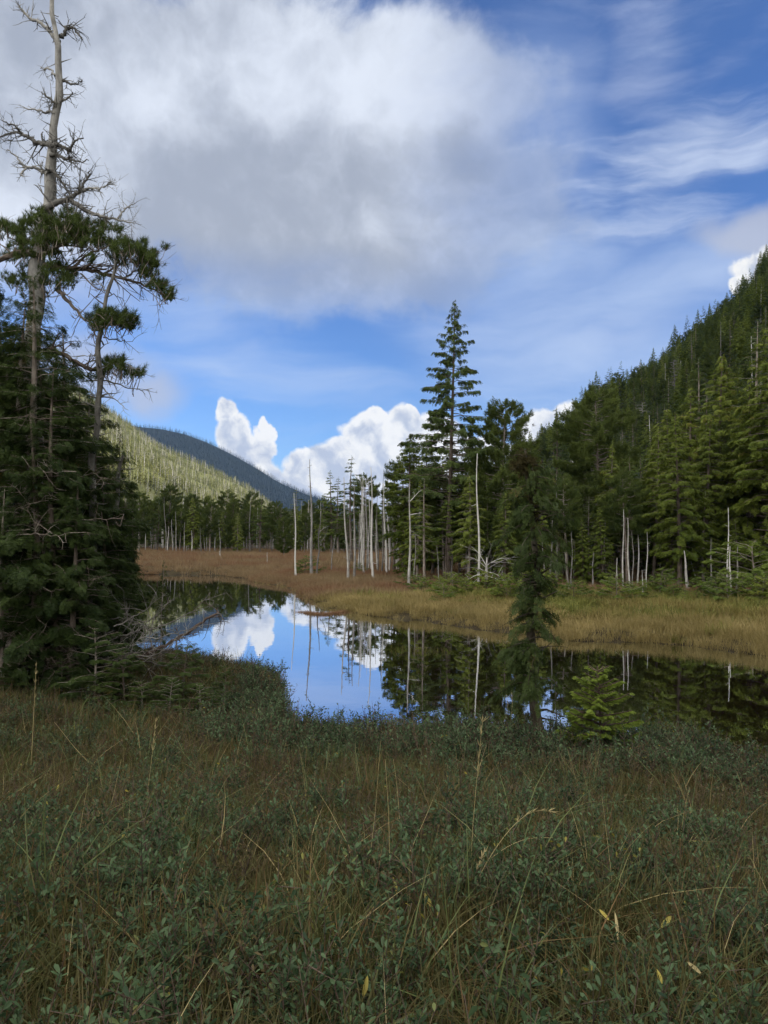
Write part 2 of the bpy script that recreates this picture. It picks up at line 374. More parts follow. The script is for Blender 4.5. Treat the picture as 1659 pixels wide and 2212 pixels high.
def norm(a): return a / (np.linalg.norm(a, axis=-1, keepdims=True) + 1e-9)
def frames(d, up, size, wid=1.0):
    """x = along d, z = leaf normal near up"""
    d = norm(d); y = norm(np.cross(up, d)); z = np.cross(d, y)
    s = size[:, None]
    return np.stack([d * s, y * s * wid, z * s], -1)

# ---- spray templates: lie along +x, unit length, normal +z
def tpl_frond(rng, nside=7, w=0.045, sub=3, droop=0.25, side=0.42):
    V = []; Fc = []; T = []
    def leaf(p, d, L, w_, tn):
        d = np.asarray(d, float); d /= np.linalg.norm(d)
        q = np.array([-d[1], d[0], rng.uniform(-.6, .6)]); q /= np.linalg.norm(q)
        i = len(V)
        V.extend([p - q * w_ * .4, p + q * w_ * .4, p + d * L * .55 + q * w_, p + d * L, p + d * L * .55 - q * w_])
        Fc.extend([(i, i + 1, i + 2), (i, i + 2, i + 4), (i + 4, i + 2, i + 3)]); T.extend([tn] * 5)
    for i in range(nside):
        s = (i + .5) / nside; p = np.array([s * .92, 0, -droop * s * s])
        L = side * (1 - .65 * s) * rng.uniform(.8, 1.15)
        for sg in (-1, 1):
            d = np.array([rng.uniform(.5, .9), sg, -droop * rng.uniform(.3, 1.2)])
            for j in range(sub):
                q = p + norm(d) * L * j / sub
                leaf(q, d + rng.normal(0, .25, 3) * (1, 1, .8), L / sub * 1.7, w * rng.uniform(.7, 1.2), rng.uniform(-.15, .15))
    leaf(np.array([.82, 0, -droop * .7]), np.array([1, 0, -droop]), .22, w, .05)
    return np.array(V, np.float32), np.array(Fc), np.array(T, np.float32)
def tpl_tuft(rng, n=22, w=0.05):
    V = []; Fc = []; T = []
    for i in range(n):
        d = rng.normal(0, 1, 3); d[0] = abs(d[0]) * .8 + .55; d /= np.linalg.norm(d)
        q = np.cross(d, rng.normal(0, 1, 3)); q /= np.linalg.norm(q)
        p = np.array([rng.uniform(-.5, .35), 0, 0]); L = rng.uniform(.6, 1.0); k = len(V)
        V.extend([p - q * w, p + q * w, p + d * L]); Fc.append((k, k + 1, k + 2)); T.extend([rng.uniform(-.15, .15)] * 3)
    return np.array(V, np.float32), np.array(Fc), np.array(T, np.float32)
_trng = np.random.default_rng(5)
TP = {
 'cedar': [tpl_frond(_trng, 6, .068, 2, .40, .42) for _ in range(4)],
 'cedar_near': [tpl_frond(_trng, 8, .034, 3, .35, .42) for _ in range(4)],
 'spruce': [tpl_frond(_trng, 7, .052, 2, .12, .36) for _ in range(4)],
 'tuft': [tpl_tuft(_trng) for _ in range(4)],
 'tuft_fine': [tpl_tuft(_trng, 34, .032) for _ in range(4)],
}
def stamp_sprays(g, kind, rng, pos, d, up, size, tone, wid=1.0):
    pos = np.asarray(pos); tp = TP[kind]; pick = rng.integers(0, len(tp), len(pos))
    mats = frames(d, up, size, wid)
    for i, (tv, tf, tt) in enumerate(tp):
        k = pick == i
        g.stamp(tv, tf, tt, pos[k], mats[k], tone[k])

def conifer_meshes(name, seed, H, R, cb, nb, rise=0.15, sag=0.45, kind='cedar', spray=0.42, step=0.16, prof=None, trunk_r=None,
                   leaf='cedar', dead=12, bend=0.15, gaps=0.15, tuftup=False, barkm='bark', clump=0.0, droop_sp=0.35, fill=1.35, whorl=0, vary=.55):
    """returns (trunk mesh with limbs, crown mesh) of one tree of height H, crown radius R from cb*H up"""
    rng = np.random.default_rng(seed); W = Geo(); G = Geo()
    tr = trunk_r or H * 0.0125
    nz = 14; zz = np.linspace(0, H, nz); ph = rng.uniform(0, 6, 2)
    axis = np.stack([bend * np.sin(zz / H * 3.1 + ph[0]) - bend * math.sin(ph[0]), bend * np.sin(zz / H * 2.3 + ph[1]) - bend * math.sin(ph[1]), zz], 1)
    rr = tr * (1 - zz / H) ** 0.8 + 0.006; rr[0] *= 1.35
    tube(W, axis, rr, 8)
    def at(z): return np.array([np.interp(z, zz, axis[:, 0]), np.interp(z, zz, axis[:, 1]), z])
    prof = prof or (lambda t: (1 - t) ** 0.75)
    pos = []; dr = []; sz = []; tn = []; ups = []
    for i in range(nb):
        t = (i + rng.uniform(0, 1)) / nb
        if whorl: t = (math.floor(t * whorl) + rng.uniform(0, .35)) / whorl
        if rng.random() < gaps: continue
        z = H * (cb + (1 - cb) * t ** 0.92); a = rng.uniform(0, 2 * math.pi) if whorl else i * 2.39996 + rng.normal(0, .35)
        L = R * prof(t) * rng.uniform(vary, 1.18) + 0.08
        o = np.array([math.cos(a), math.sin(a), 0]); p0 = at(z); ns = max(4, int(L / .3) + 2)
        s = np.linspace(0, 1, ns)
        up_ = rise + .35 * t + rng.normal(0, .06); sg = sag * rng.uniform(.7, 1.3)
        side = np.array([-o[1], o[0], 0]) * rng.normal(0, .12)
        path = p0 + s[:, None] * L * o + (s ** 2)[:, None] * L * side + np.array([0, 0, 1]) * (L * (up_ * s - sg * s ** 2 + .12 * s ** 4))[:, None]
        path[1:] += rng.normal(0, .015 * L, (ns - 1, 3))
        tube(W, path, np.linspace(max(.008, tr * .22 * (L / R) + .004), .004, ns), 4)
        bt = rng.uniform(.15, .75) + (-.12 if t < .3 else 0)
        cnt = max(2, int(L / step * fill)) * 2
        for j in range(cnt):
            sp = rng.uniform(.12 + .2 * (L > .8), 1.0) ** .8
            q = np.array([np.interp(sp, s, path[:, c]) for c in range(3)])
            sgn = rng.choice((-1, 1)); perp = np.array([-o[1], o[0], 0]) * sgn
            spread = (1 - sp) * .9 + .15
            lat = L * .30 * (1 - sp) * rng.uniform(0, 1)
            q = q + perp * lat + np.array([0, 0, -lat * .25 + rng.normal(0, clump)])
            d = o * (1 - spread * .5) + perp * spread + np.array([0, 0, -droop_sp * rng.uniform(.2, 1.5)])
            if tuftup: d = o * .5 + perp * .4 * rng.random() + np.array([0, 0, rng.uniform(.3, 1.2)])
            pos.append(q); dr.append(d); ups.append(np.array([0, 0, 1.0]) + rng.normal(0, .35, 3)); sz.append(spray * rng.uniform(.6, 1.15) * (1 - .45 * t)); tn.append(bt + rng.normal(0, .14))
    # leader
    for z in np.linspace(H * .93, H * 1.0, 6):
        a = rng.uniform(0, 6.28); pos.append(at(min(z, H))); dr.append(np.array([math.cos(a) * .6, math.sin(a) * .6, .9])); ups.append(np.array([0, 0, 1.]) + rng.normal(0, .3, 3)); sz.append(spray * .45); tn.append(.5)
    stamp_sprays(G, kind, rng, np.array(pos), np.array(dr), np.array(ups), np.array(sz), np.clip(np.array(tn), 0, 1))
    for i in range(dead):     # bare limbs below the crown
        z = H * rng.uniform(.12, max(.2, cb + .25)); a = rng.uniform(0, 6.28); L = R * rng.uniform(.25, .75); o = np.array([math.cos(a), math.sin(a), 0])
        s = np.linspace(0, 1, 6); path = at(z) + s[:, None] * L * o + np.array([0, 0, 1]) * (L * (rng.uniform(-.25, .3) * s - .25 * s ** 2))[:, None] + rng.normal(0, .03 * L, (6, 3)) * s[:, None]
        tube(W, path, np.linspace(.012, .003, 6), 4)
        for _ in range(3):
            j = rng.integers(2, 5); d2 = norm(o + rng.normal(0, .6, 3)); tube(W, path[j] + np.linspace(0, 1, 3)[:, None] * d2 * L * .35, [.006, .004, .002], 3)
    mt = W.mesh(name + '_trunk', True); mt.materials.append(M[barkm])
    mc = G.mesh(name + '_crown'); mc.materials.append(M[leaf])
    return mt, mc

def tag(o, label=None, cat=None, group=None, kind=None):
    if label: o['label'] = label
    if cat: o['category'] = cat
    if group: o['group'] = group
    if kind: o['kind'] = kind
    return o
def link(name, me, parent=None, mat=None):
    if mat and not me.materials: me.materials.append(mat)
    o = bpy.data.objects.new(name, me); COL.objects.link(o)
    if parent: o.parent = parent
    return o
def empty(name, loc=(0, 0, 0), label=None, cat=None, group=None):
    o = bpy.data.objects.new(name, None); o.empty_display_size = .2; COL.objects.link(o); o.location = tuple(loc)
    return tag(o, label, cat, group)
PROTO = {}
def use_tree(key, name, loc, H, label, cat, group=None, rz=0.0, wide=1.0, lean=(0, 0)):
    """copy of prototype `key` scaled to height H"""
    meshes, h0 = PROTO[key]
    o = empty(name, loc, label, cat, group)
    s = H / h0; o.scale = (s * wide, s * wide, s); o.rotation_euler = (lean[0], lean[1], rz)
    link('trunk', meshes[0], o); link('crown', meshes[1], o)
    return o

# ------------------------------------------------------------------ terrain and water
far_px = [(-900, 1236), (-300, 1238), (150, 1243), (242, 1241), (395, 1241), (473, 1243), (540, 1251), (603, 1264), (643, 1273), (675, 1296), (706, 1310), (782, 1328), (850, 1336), (932, 1342),
          (1001, 1356), (1091, 1365), (1160, 1376), (1232, 1384), (1344, 1387), (1465, 1393), (1599, 1410), (1659, 1418), (1900, 1450), (2300, 1500)]
near_px = [(2700, 1900), (1900, 1740), (1659, 1692), (1450, 1632), (1200, 1628), (980, 1612), (850, 1612), (720, 1612), (640, 1590), (615, 1545), (610, 1500), (560, 1462), (480, 1452), (400, 1440), (250, 1420), (100, 1395), (-200, 1370), (-900, 1330)]
shore = np.array([P(x, y, 0)[:2] for x, y in far_px + near_px])
rs = np.random.default_rng(3)
# refine the shoreline with small irregularities
def refine(poly, n=3, amp=.10):
    for it in range(n):
        nx = np.roll(poly, -1, 0); mid = (poly + nx) / 2; L = np.linalg.norm(nx - poly, axis=1)
        nrm = np.stack([-(nx - poly)[:, 1], (nx - poly)[:, 0]], 1) / (L[:, None] + 1e-6)
        mid = mid + nrm * (rs.normal(0, amp, len(L)) * np.minimum(L, 5))[:, None]
        poly = np.stack([poly, mid], 1).reshape(-1, 2)
    return poly
shore = refine(shore, 3, .06)
def sdist(pts):
    """distance to the shoreline, positive on land"""
    out = np.full(len(pts), 1e9); ins = np.zeros(len(pts), bool)
    A = shore; B = np.roll(shore, -1, 0)
    for a, b in zip(A, B):
        ab = b - a; t = np.clip(((pts - a) @ ab) / (ab @ ab + 1e-9), 0, 1)
        out = np.minimum(out, np.hypot(*(pts - a - t[:, None] * ab).T))
        c = (a[1] > pts[:, 1]) != (b[1] > pts[:, 1])
        with np.errstate(all='ignore'):
            xs = (b[0] - a[0]) * (pts[:, 1] - a[1]) / (b[1] - a[1]) + a[0]
        ins ^= c & (pts[:, 0] < xs)
    return np.where(ins, -out, out)
def wob(x, y):
    return (np.sin(x * 1.3 + 1.1 * np.sin(y * .7)) * np.sin(y * 1.1 + 2 + .8 * np.sin(x * .9)) * .5 + np.sin(x * 2.9 + y * 1.7) * np.sin(y * 3.3 - x * 1.2 + 1) * .25 + np.sin(x * .31 + 2) * np.sin(y * .27 + 1) * .6)
def sstep(t): t = np.clip(t, 0, 1); return t * t * (3 - 2 * t)
def gz(pts, s=None):
    pts = np.atleast_2d(np.asarray(pts, float))[:, :2]
    if s is None: s = sdist(pts)
    x, y = pts[:, 0], pts[:, 1]
    near = np.clip((16 - y + .25 * np.maximum(-x, 0) * 0) / 4, 0, 1)        # 1 on our bank
    zn = .03 + 1.47 * sstep((s - .2) / 11.5) + .10 * wob(x, y) * sstep(s / 2) * sstep(np.hypot(x, y) / 3)
    zf = .04 + .20 * sstep(s / 1.2) + .22 * sstep(s / 10) + .05 * wob(x, y) * sstep(s / 2)
    left = sstep((-x - 1) / 4) * sstep((24 - y) / 6)
    zn = zn * (1 - .35 * left)
    k = sstep(near)
    z = zn * k + zf * (1 - k)
    z = np.where(s > 0, z, np.maximum(-1.0, s * .35))
    return z
def gz1(x, y): return float(gz([(x, y)])[0])

def grid(xs, ys, zf, name, mat, kind='structure', label=None):
    X, Y = np.meshgrid(xs, ys); p = np.stack([X.ravel(), Y.ravel()], 1); z = zf(p)
    v = np.column_stack([p, z]); nx = len(xs); ny = len(ys)
    i = np.arange(nx - 1)[None] + np.arange(ny - 1)[:, None] * nx
    f = np.stack([i, i + 1, i + nx + 1, i + nx], -1).reshape(-1, 4)
    g = Geo(); g.add(v, f); me = g.mesh(name, True); me.materials.append(mat)
    o = link(name, me); o['kind'] = kind
    if label: o['label'] = label
    return o
def ax(lo, a, b, hi, st):
    c = np.arange(a, b, st); up = [b]; s = st
    while up[-1] < hi: s *= 1.35; up.append(up[-1] + s)
    dn = [a]; s = st
    while dn[-1] > lo: s *= 1.35; dn.append(dn[-1] - s)
    return np.r_[np.array(dn[1:])[::-1], c, up]
grid(ax(-4000, -45, 45, 4000, .4), ax(-600, -6, 70, 6000, .4), gz, 'ground', M['ground'])
# pond surface
wb = np.array([[-90, 6], [60, 6], [60, 70], [-90, 70]])
g = Geo(); g.add([(x, y, 0) for x, y in wb], [[0, 1, 2, 3]]); me = g.mesh('pond_water'); me.materials.append(M['water'])
tag(link('pond_water', me), kind='structure')

# hills
def hill_right(p):
    x, y = p[:, 0], p[:, 1]
    x0 = 28 + 10 * np.sin(y / 60)
    z = .80 * (x - x0) + 6 * np.sin(x / 23 + y / 41) + 3 * np.sin(x / 9 - y / 13)
    z = np.where(x - x0 < 20, np.minimum(z, .80 * (x - x0)), z)
    z = np.minimum(z, 236 + 10 * np.sin(y / 50) - .3 * np.abs(x - 330))
    nearfade = sstep((y + 420) / 100)
    z = z * sstep((400 - y) / 110) * nearfade
    yn = sstep((y - 48) / 25) * sstep((x + 0) / 10)
    yn = np.where(x > 55, np.maximum(yn, sstep((x - 55) / 25)), yn)
    return np.where(z > 0, z * yn, z) - .3
def hill_left(p):
    x, y = p[:, 0], p[:, 1]
    x1 = 82 + 6 * np.sin(y / 90)
    z = .565 * (-x - x1) + 5 * np.sin(x / 31 + y / 70) * sstep((-x - x1) / 40) + 2.5 * np.sin(x / 13 - y / 23) * sstep((-x - x1) / 40)
    z = np.minimum(z, 330 - .2 * np.abs(x + 600))
    return z * sstep((1180 - y) / 200) * sstep((y - 130) / 60) - .3
RX = [(-300, 1000), (0, 960), (150, 905), (290, 914), (350, 920), (400, 931), (450, 950), (500, 974), (560, 1008), (600, 1034), (650, 1056), (700, 1075), (760, 1098), (850, 1130), (950, 1160), (1200, 1168)]
_rx = np.array([PD(x, y + 6, 2600)[[0, 2]] for x, y in RX])
def mountain(p):
    x, y = p[:, 0], p[:, 1]
    top = np.interp(x, _rx[:, 0], _rx[:, 1])
    return top * (1 - np.abs(y - 2600) / 900) + 14 * np.sin(x / 90 + y / 160) * sstep((2600 - np.abs(y)) / 700) - 2
grid(np.arange(0, 560, 8.), np.arange(-420, 420, 8.), hill_right, 'hill', M['hillfloor'])
grid(np.arange(-900, -60, 10.), np.arange(120, 1200, 10.), hill_left, 'hill.001', M['scrubfloor'])
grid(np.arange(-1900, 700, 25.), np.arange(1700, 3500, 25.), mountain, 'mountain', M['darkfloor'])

# ------------------------------------------------------------------ scatter through geometry nodes
def scatter(name, pts, rot, scl, idx, sources, label, cat, kind='stuff'):
    pts = np.asarray(pts, np.float32)
    me = bpy.data.meshes.new(name); me.vertices.add(len(pts)); me.vertices.foreach_set('co', pts.ravel())
    a = me.attributes.new('rot', 'FLOAT_VECTOR', 'POINT'); a.data.foreach_set('vector', np.asarray(rot, np.float32).ravel())
    a = me.attributes.new('scl', 'FLOAT_VECTOR', 'POINT'); a.data.foreach_set('vector', np.asarray(scl, np.float32).ravel())
    a = me.attributes.new('idx', 'INT', 'POINT'); a.data.foreach_set('value', np.asarray(idx, np.int32))
    me.update()
    o = link(name, me); tag(o, label, cat, None, kind)
    c = bpy.data.collections.new(name + '_kinds')
    for i, sm in enumerate(sources):
        so = bpy.data.objects.new('%s_kind_%02d' % (name, i), sm); c.objects.link(so)
    nt = bpy.data.node_groups.new(name + '_scatter', 'GeometryNodeTree')
    nt.interface.new_socket('Geometry', in_out='INPUT', socket_type='NodeSocketGeometry')
    nt.interface.new_socket('Geometry', in_out='OUTPUT', socket_type='NodeSocketGeometry')
    gi = nt.nodes.new('NodeGroupInput'); go = nt.nodes.new('NodeGroupOutput')
    ci = nt.nodes.new('GeometryNodeCollectionInfo'); ci.inputs['Collection'].default_value = c
    ci.inputs['Separate Children'].default_value = True; ci.inputs['Reset Children'].default_value = True
    ip = nt.nodes.new('GeometryNodeInstanceOnPoints'); ip.inputs['Pick Instance'].default_value = True
    def na(nm, dt):
        n = nt.nodes.new('GeometryNodeInputNamedAttribute'); n.data_type = dt; n.inputs[0].default_value = nm
        return n.outputs[0]
    nt.links.new(gi.outputs[0], ip.inputs['Points']); nt.links.new(ci.outputs[0], ip.inputs['Instance'])
    nt.links.new(na('idx', 'INT'), ip.inputs['Instance Index'])
    e2r = nt.nodes.new('FunctionNodeEulerToRotation'); nt.links.new(na('rot', 'FLOAT_VECTOR'), e2r.inputs[0]); nt.links.new(e2r.outputs[0], ip.inputs['Rotation'])
    nt.links.new(na('scl', 'FLOAT_VECTOR'), ip.inputs['Scale']); nt.links.new(ip.outputs[0], go.inputs[0])
    md = o.modifiers.new('scatter', 'NODES'); md.node_group = nt
    return o
def randrot(rng, n, tilt=.12): return np.column_stack([rng.normal(0, tilt, n), rng.normal(0, tilt, n), rng.uniform(0, 6.283, n)])

# ---- ground cover clumps
def sedge_clump(seed, n=26, h=.42, r=.10, w=.0035, lean=.55, mat='sedge', bias=0.0, segs=3):
    rng = np.random.default_rng(seed); g = Geo()
    a = rng.uniform(0, 6.283, n); o = np.stack([np.cos(a), np.sin(a), 0 * a], 1)
    base = o * (rng.uniform(0, 1, n) ** .6 * r)[:, None]; a2 = a + rng.normal(0, .9, n); d = np.stack([np.cos(a2), np.sin(a2), 0 * a], 1)
    L = h * rng.uniform(.45, 1.15, n); ln = np.abs(rng.normal(0, lean, n)) + .08; q = np.stack([-d[:, 1], d[:, 0], 0 * a], 1)
    tn = np.clip(rng.uniform(0, 1, n) + bias, 0, 1)
    V = []; k = segs
    for j in range(k + 1):
        s = j / k; c = base + d * (L * ln * s ** 1.8)[:, None]; z = L * (s - .38 * np.minimum(ln, 1.3) * s ** 2.4)
        c = c + np.stack([0 * a, 0 * a, z], 1); ww = w * (1 - s ** 1.5) * rng.uniform(.9, 1.1, n)
        if j < k: V += [c - q * ww[:, None], c + q * ww[:, None]]
        else: V += [c]
    V = np.stack(V, 1); m_ = V.shape[1]; F4 = []; 
    for j in range(k - 1): F4.append([2 * j, 2 * j + 1, 2 * j + 3, 2 * j + 2])
    F3 = [[2 * k - 2, 2 * k - 1, 2 * k]]
    off = (np.arange(n) * m_)[:, None, None]
    v = V.reshape(-1, 3); t = np.repeat(tn, m_)
    g.add(v, (np.array(F4)[None] + off).reshape(-1, 4), t)
    g.f3.append((np.array(F3)[None] + off).reshape(-1, 3))
    me = g.mesh('sedge_clump'); me.materials.append(M[mat]); return me
def gale_shrub(seed, stems=7, h=.42, leaf=.034, mat='gale', per=17, spread=.45):
    """little twiggy shrub with oval upright leaves"""
    rng = np.random.default_rng(seed); W = Geo(); pos = []; dr = []; up = []; sz = []; tn = []
    for i in range(stems):
        a = rng.uniform(0, 6.28); o = np.array([math.cos(a), math.sin(a), 0]); L = h * rng.uniform(.55, 1.1); s = np.linspace(0, 1, 6)
        path = o * .04 * rng.random() + s[:, None] * L * (np.array([0, 0, 1]) * .9 + o * spread * rng.uniform(.2, 1)) + rng.normal(0, .012, (6, 3)) * s[:, None]
        tube(W, path, np.linspace(.0042, .0014, 6), 3)
        ends = [path]
        for b in range(3):
            j = rng.integers(2, 5); d2 = norm(np.array([0, 0, .8]) + rng.normal(0, .55, 3)); tw = path[j] + np.linspace(0, 1, 4)[:, None] * d2 * L * .4
            tube(W, tw, [.0022, .0018, .0014, .001], 3); ends.append(tw)
        bt = rng.uniform(.2, .8)
        for e in ends:
            n = per if e is path else per // 2
            for j in range(n):
                t_ = rng.uniform(.3 if e is path else .1, 1); k = t_ * (len(e) - 1); k0 = min(int(k), len(e) - 2); q = e[k0] + (e[k0 + 1] - e[k0]) * (k - k0)
                ax_ = norm(e[-1] - e[0]); ra = rng.uniform(0, 6.28); rad = np.array([math.cos(ra), math.sin(ra), 0])
                pos.append(q); dr.append(ax_ * rng.uniform(.4, 1.2) + rad * .9); up.append(ax_ + rng.normal(0, .35, 3) - rad * .3); sz.append(leaf * rng.uniform(.6, 1.2)); tn.append(bt + rng.normal(0, .15))
    tv = np.array([[0, 0, 0], [.35, .15, .02], [.75, .19, .0], [1, 0, -.08], [.75, -.19, 0], [.35, -.15, .02], [.5, 0, -.045]], np.float32)
    tf = np.array([[0, 6, 1], [1, 6, 2], [2, 6, 3], [3, 6, 4], [4, 6, 5], [5, 6, 0]])
    G = Geo(); G.stamp(tv, tf, np.zeros(7, np.float32), np.array(pos), frames(np.array(dr), np.array(up), np.array(sz)), np.clip(np.array(tn), 0, 1))
    # stems and leaves in one mesh with two materials
    nl = sum(len(f) for f in G.f3)
    for v, t in zip(W.v, W.t): pass
    off = G.n
    for v, t in zip(W.v, W.t): G.v.append(v); G.t.append(t); 
    G.n += W.n
    for f in W.f3: G.f3.append(f + off)
    for f in W.f4: G.f4.append(f + off)
    me = G.mesh('gale_shrub'); me.materials.append(M[mat]); me.materials.append(M['stem'])
    mi = np.ones(len(me.polygons), np.int32); mi[:nl] = 0; me.polygons.foreach_set('material_index', mi)
    return me

def near_points(rng, n, ymin=-1.5, ymax=24, dens=lambda y: 1, wfac=.62, xpad=1.6):
    """points on our bank, density falling with distance"""
    out = []
    while sum(len(o) for o in out) < n:
        y = rng.uniform(ymin, ymax, n * 2); x = rng.uniform(-16, 14, n * 2)
        k = (np.abs(x) < np.abs(y) * wfac + xpad) & (rng.random(n * 2) < dens(y)) & (np.hypot(x, y) > .75)
        p = np.stack([x, y], 1)[k]; s = sdist(p); out.append(np.column_stack([p, s])[(s > .08) & ((p[:, 1] < 16) | (p[:, 0] < -2))])
    return np.concatenate(out)[:n]

# ------------------------------------------------------------------ tree prototypes
def conic(p): return lambda t: (1 - t) ** p
def cedar_prof(t): return min(1, .55 + 1.6 * t) * (1 - t) ** .8
def hem_prof(t): return min(1, .7 + 1.2 * t) * (1 - t) ** .95
def pine_prof(t): return (max(0.0, math.sin(math.pi * min(1, .18 + .80 * t)))) ** .7
def proto(key, H, **k): PROTO[key] = (conifer_meshes(key, H=H, **k), H)
proto('big_spruce', 15, seed=11, R=3.1, cb=.28, nb=190, rise=.10, sag=.28, kind='cedar', spray=.34, step=.09, prof=lambda t: (1 - t) ** .9, leaf='spruce', gaps=.10, vary=.5, trunk_r=.15, droop_sp=.85, dead=16, whorl=0)
proto('cedar_a', 11, seed=21, R=2.1, cb=.20, nb=150, rise=.15, sag=.55, spray=.33, step=.082, prof=cedar_prof, leaf='cedar', gaps=.1, droop_sp=.7, dead=14)
proto('cedar_b', 10, seed=22, R=2.0, cb=.26, nb=135, rise=.2, sag=.55, spray=.33, step=.082, prof=cedar_prof, leaf='cedar', gaps=.16, droop_sp=.7, dead=18)
proto('cedar_c', 9, seed=23, R=1.8, cb=.10, nb=135, rise=.1, sag=.5, spray=.33, step=.082, prof=cedar_prof, leaf='cedar', gaps=.12, droop_sp=.6, dead=8)
proto('hemlock_a', 11, seed=31, R=2.3, cb=.18, nb=110, rise=.12, sag=.35, kind='spruce', spray=.32, step=.085, prof=hem_prof, leaf='spruce', gaps=.14, dead=16, whorl=30)
proto('hemlock_b', 9, seed=32, R=1.8, cb=.26, nb=90, rise=.16, sag=.32, kind='spruce', spray=.32, step=.09, prof=hem_prof, leaf='hemlock', gaps=.2, dead=16, whorl=22)
proto('hemlock_c', 8, seed=33, R=1.5, cb=.42, nb=46, rise=.1, sag=.35, kind='spruce', spray=.32, step=.10, prof=hem_prof, leaf='spruce', gaps=.25, dead=20, whorl=15)
proto('pine_a', 10, seed=41, R=2.1, cb=.34, nb=110, rise=.05, sag=.15, kind='tuft', spray=.23, step=.034, prof=pine_prof, leaf='pine', gaps=.1, tuftup=True, dead=16, clump=.10)
proto('pine_b', 9, seed=42, R=1.7, cb=.48, nb=70, rise=.05, sag=.15, kind='tuft', spray=.23, step=.034, prof=pine_prof, leaf='pine', gaps=.2, tuftup=True, dead=20, clump=.10)
proto('pine_c', 8, seed=43, R=2.0, cb=.14, nb=140, rise=.08, sag=.15, kind='tuft', spray=.23, step=.036, prof=lambda t: min(1, .6 + t) * (1 - t) ** .40, leaf='pine', gaps=.1, tuftup=True, dead=12, clump=.08)
# fine-grained kinds for the trees close to the camera
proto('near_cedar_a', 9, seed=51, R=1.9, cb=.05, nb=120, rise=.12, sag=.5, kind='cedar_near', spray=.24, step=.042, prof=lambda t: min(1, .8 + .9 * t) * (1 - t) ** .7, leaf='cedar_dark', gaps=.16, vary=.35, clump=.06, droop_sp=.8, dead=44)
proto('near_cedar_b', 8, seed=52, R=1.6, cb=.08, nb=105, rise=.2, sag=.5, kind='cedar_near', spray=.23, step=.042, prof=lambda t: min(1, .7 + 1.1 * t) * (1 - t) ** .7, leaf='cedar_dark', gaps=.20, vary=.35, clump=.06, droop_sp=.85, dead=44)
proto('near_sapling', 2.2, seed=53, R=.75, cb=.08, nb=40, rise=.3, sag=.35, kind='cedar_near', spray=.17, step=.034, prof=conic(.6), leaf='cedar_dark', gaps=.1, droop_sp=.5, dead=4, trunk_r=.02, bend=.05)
# low-detail kinds for far slopes
def cheap_conifer(seed, H=8, R=1.5, leaf='farwood', n=46, tier=12, bare=.10, rnd=0.8, jit=.9):
    """rnd: how rounded the crown is; jit: how far boughs leave their tiers"""
    rng = np.random.default_rng(seed); G = Geo()
    tube(G, [(0, 0, 0), (0, 0, H * .5), (0, 0, H)], [.09, .06, .01], 3, .25)
    V = []; T = []; ph = rng.uniform(0, 6)
    for i in range(n):
        t = rng.uniform(0, 1) ** .85; t = (1 - jit) * (math.floor(t * tier) / tier) + jit * t; z = H * (bare + (1 - bare) * t); a = rng.uniform(0, 6.28)
        L = (R * (1 - t) ** rnd * (.8 + .3 * math.sin(t * 9 + ph + a)) + .14) * rng.uniform(.45, 1.2); o = np.array([math.cos(a), math.sin(a), 0]); q = np.array([-o[1], o[0], 0]); w = L * rng.uniform(.16, .34) + .08
        dz = rng.uniform(-.1, .15); st = L * rng.uniform(0, .35)
        V += [o * st + [0, 0, z + .12], o * L * .6 + q * w + [0, 0, z - L * .1 + dz], o * L + [0, 0, z - L * rng.uniform(-.05, .55)], o * L * .6 - q * w + [0, 0, z - L * .22 - dz]]; T += [rng.uniform(.0, 1.)] * 4
    V = np.array([np.asarray(v, float) for v in V]); k = len(V) // 4
    f = np.arange(k)[:, None] * 4
    G.add(V, np.concatenate([f + [0, 1, 2], f + [0, 2, 3]]), np.array(T))
    me = G.mesh('far_conifer'); me.materials.append(M[leaf]); return me
def cheap_snag(seed, H=8):
    rng = np.random.default_rng(seed); G = Geo()
    tube(G, [(0, 0, 0), (.05, 0, H * .5), (.1, .1, H)], [.15, .11, .03], 4)
    for i in range(9):
        z = H * rng.uniform(.35, .95); a = rng.uniform(0, 6.28); L = rng.uniform(.3, 1.1); tube(G, [(0, 0, z), (math.cos(a) * L, math.sin(a) * L, z + rng.uniform(-.3, .4))], [.04, .012], 3)
    me = G.mesh('far_snag'); me.materials.append(M['snag']); return me

# ------------------------------------------------------------------ far woods on the slopes
rng = np.random.default_rng(77)
def wood(name, hf, n, xr, yr, keep, sources, weights, label, size=(.7, 1.25), sink=.2):
    p = np.column_stack([rng.uniform(*xr, n), rng.uniform(*yr, n)]); z = hf(p); p = np.column_stack([p, z - sink]); p = p[keep(p)]
    n = len(p); idx = rng.choice(len(sources), n, p=weights); s = rng.uniform(*size, n)
    return scatter(name, p, randrot(rng, n, .03), np.column_stack([s, s, s * rng.uniform(.85, 1.25, n)]), idx, sources, label, 'far trees')
fc = [] and [cheap_conifer(100 + i, 6.5 + 1.2 * i, 1.5 + .25 * (i % 3), 'farwood', 150, rnd=(.8, .45, 1.0)[i % 3]) for i in range(6)]
sc_ = [cheap_conifer(110 + i, 7 + i % 3, 1.3 + .25 * (i % 3), 'scrub', 46, 7) for i in range(4)] + [cheap_snag(120 + i) for i in range(2)]
dk_ = [cheap_conifer(130 + i, 13 + 2 * i, 2.6, 'darkwood', 22, 7) for i in range(3)]
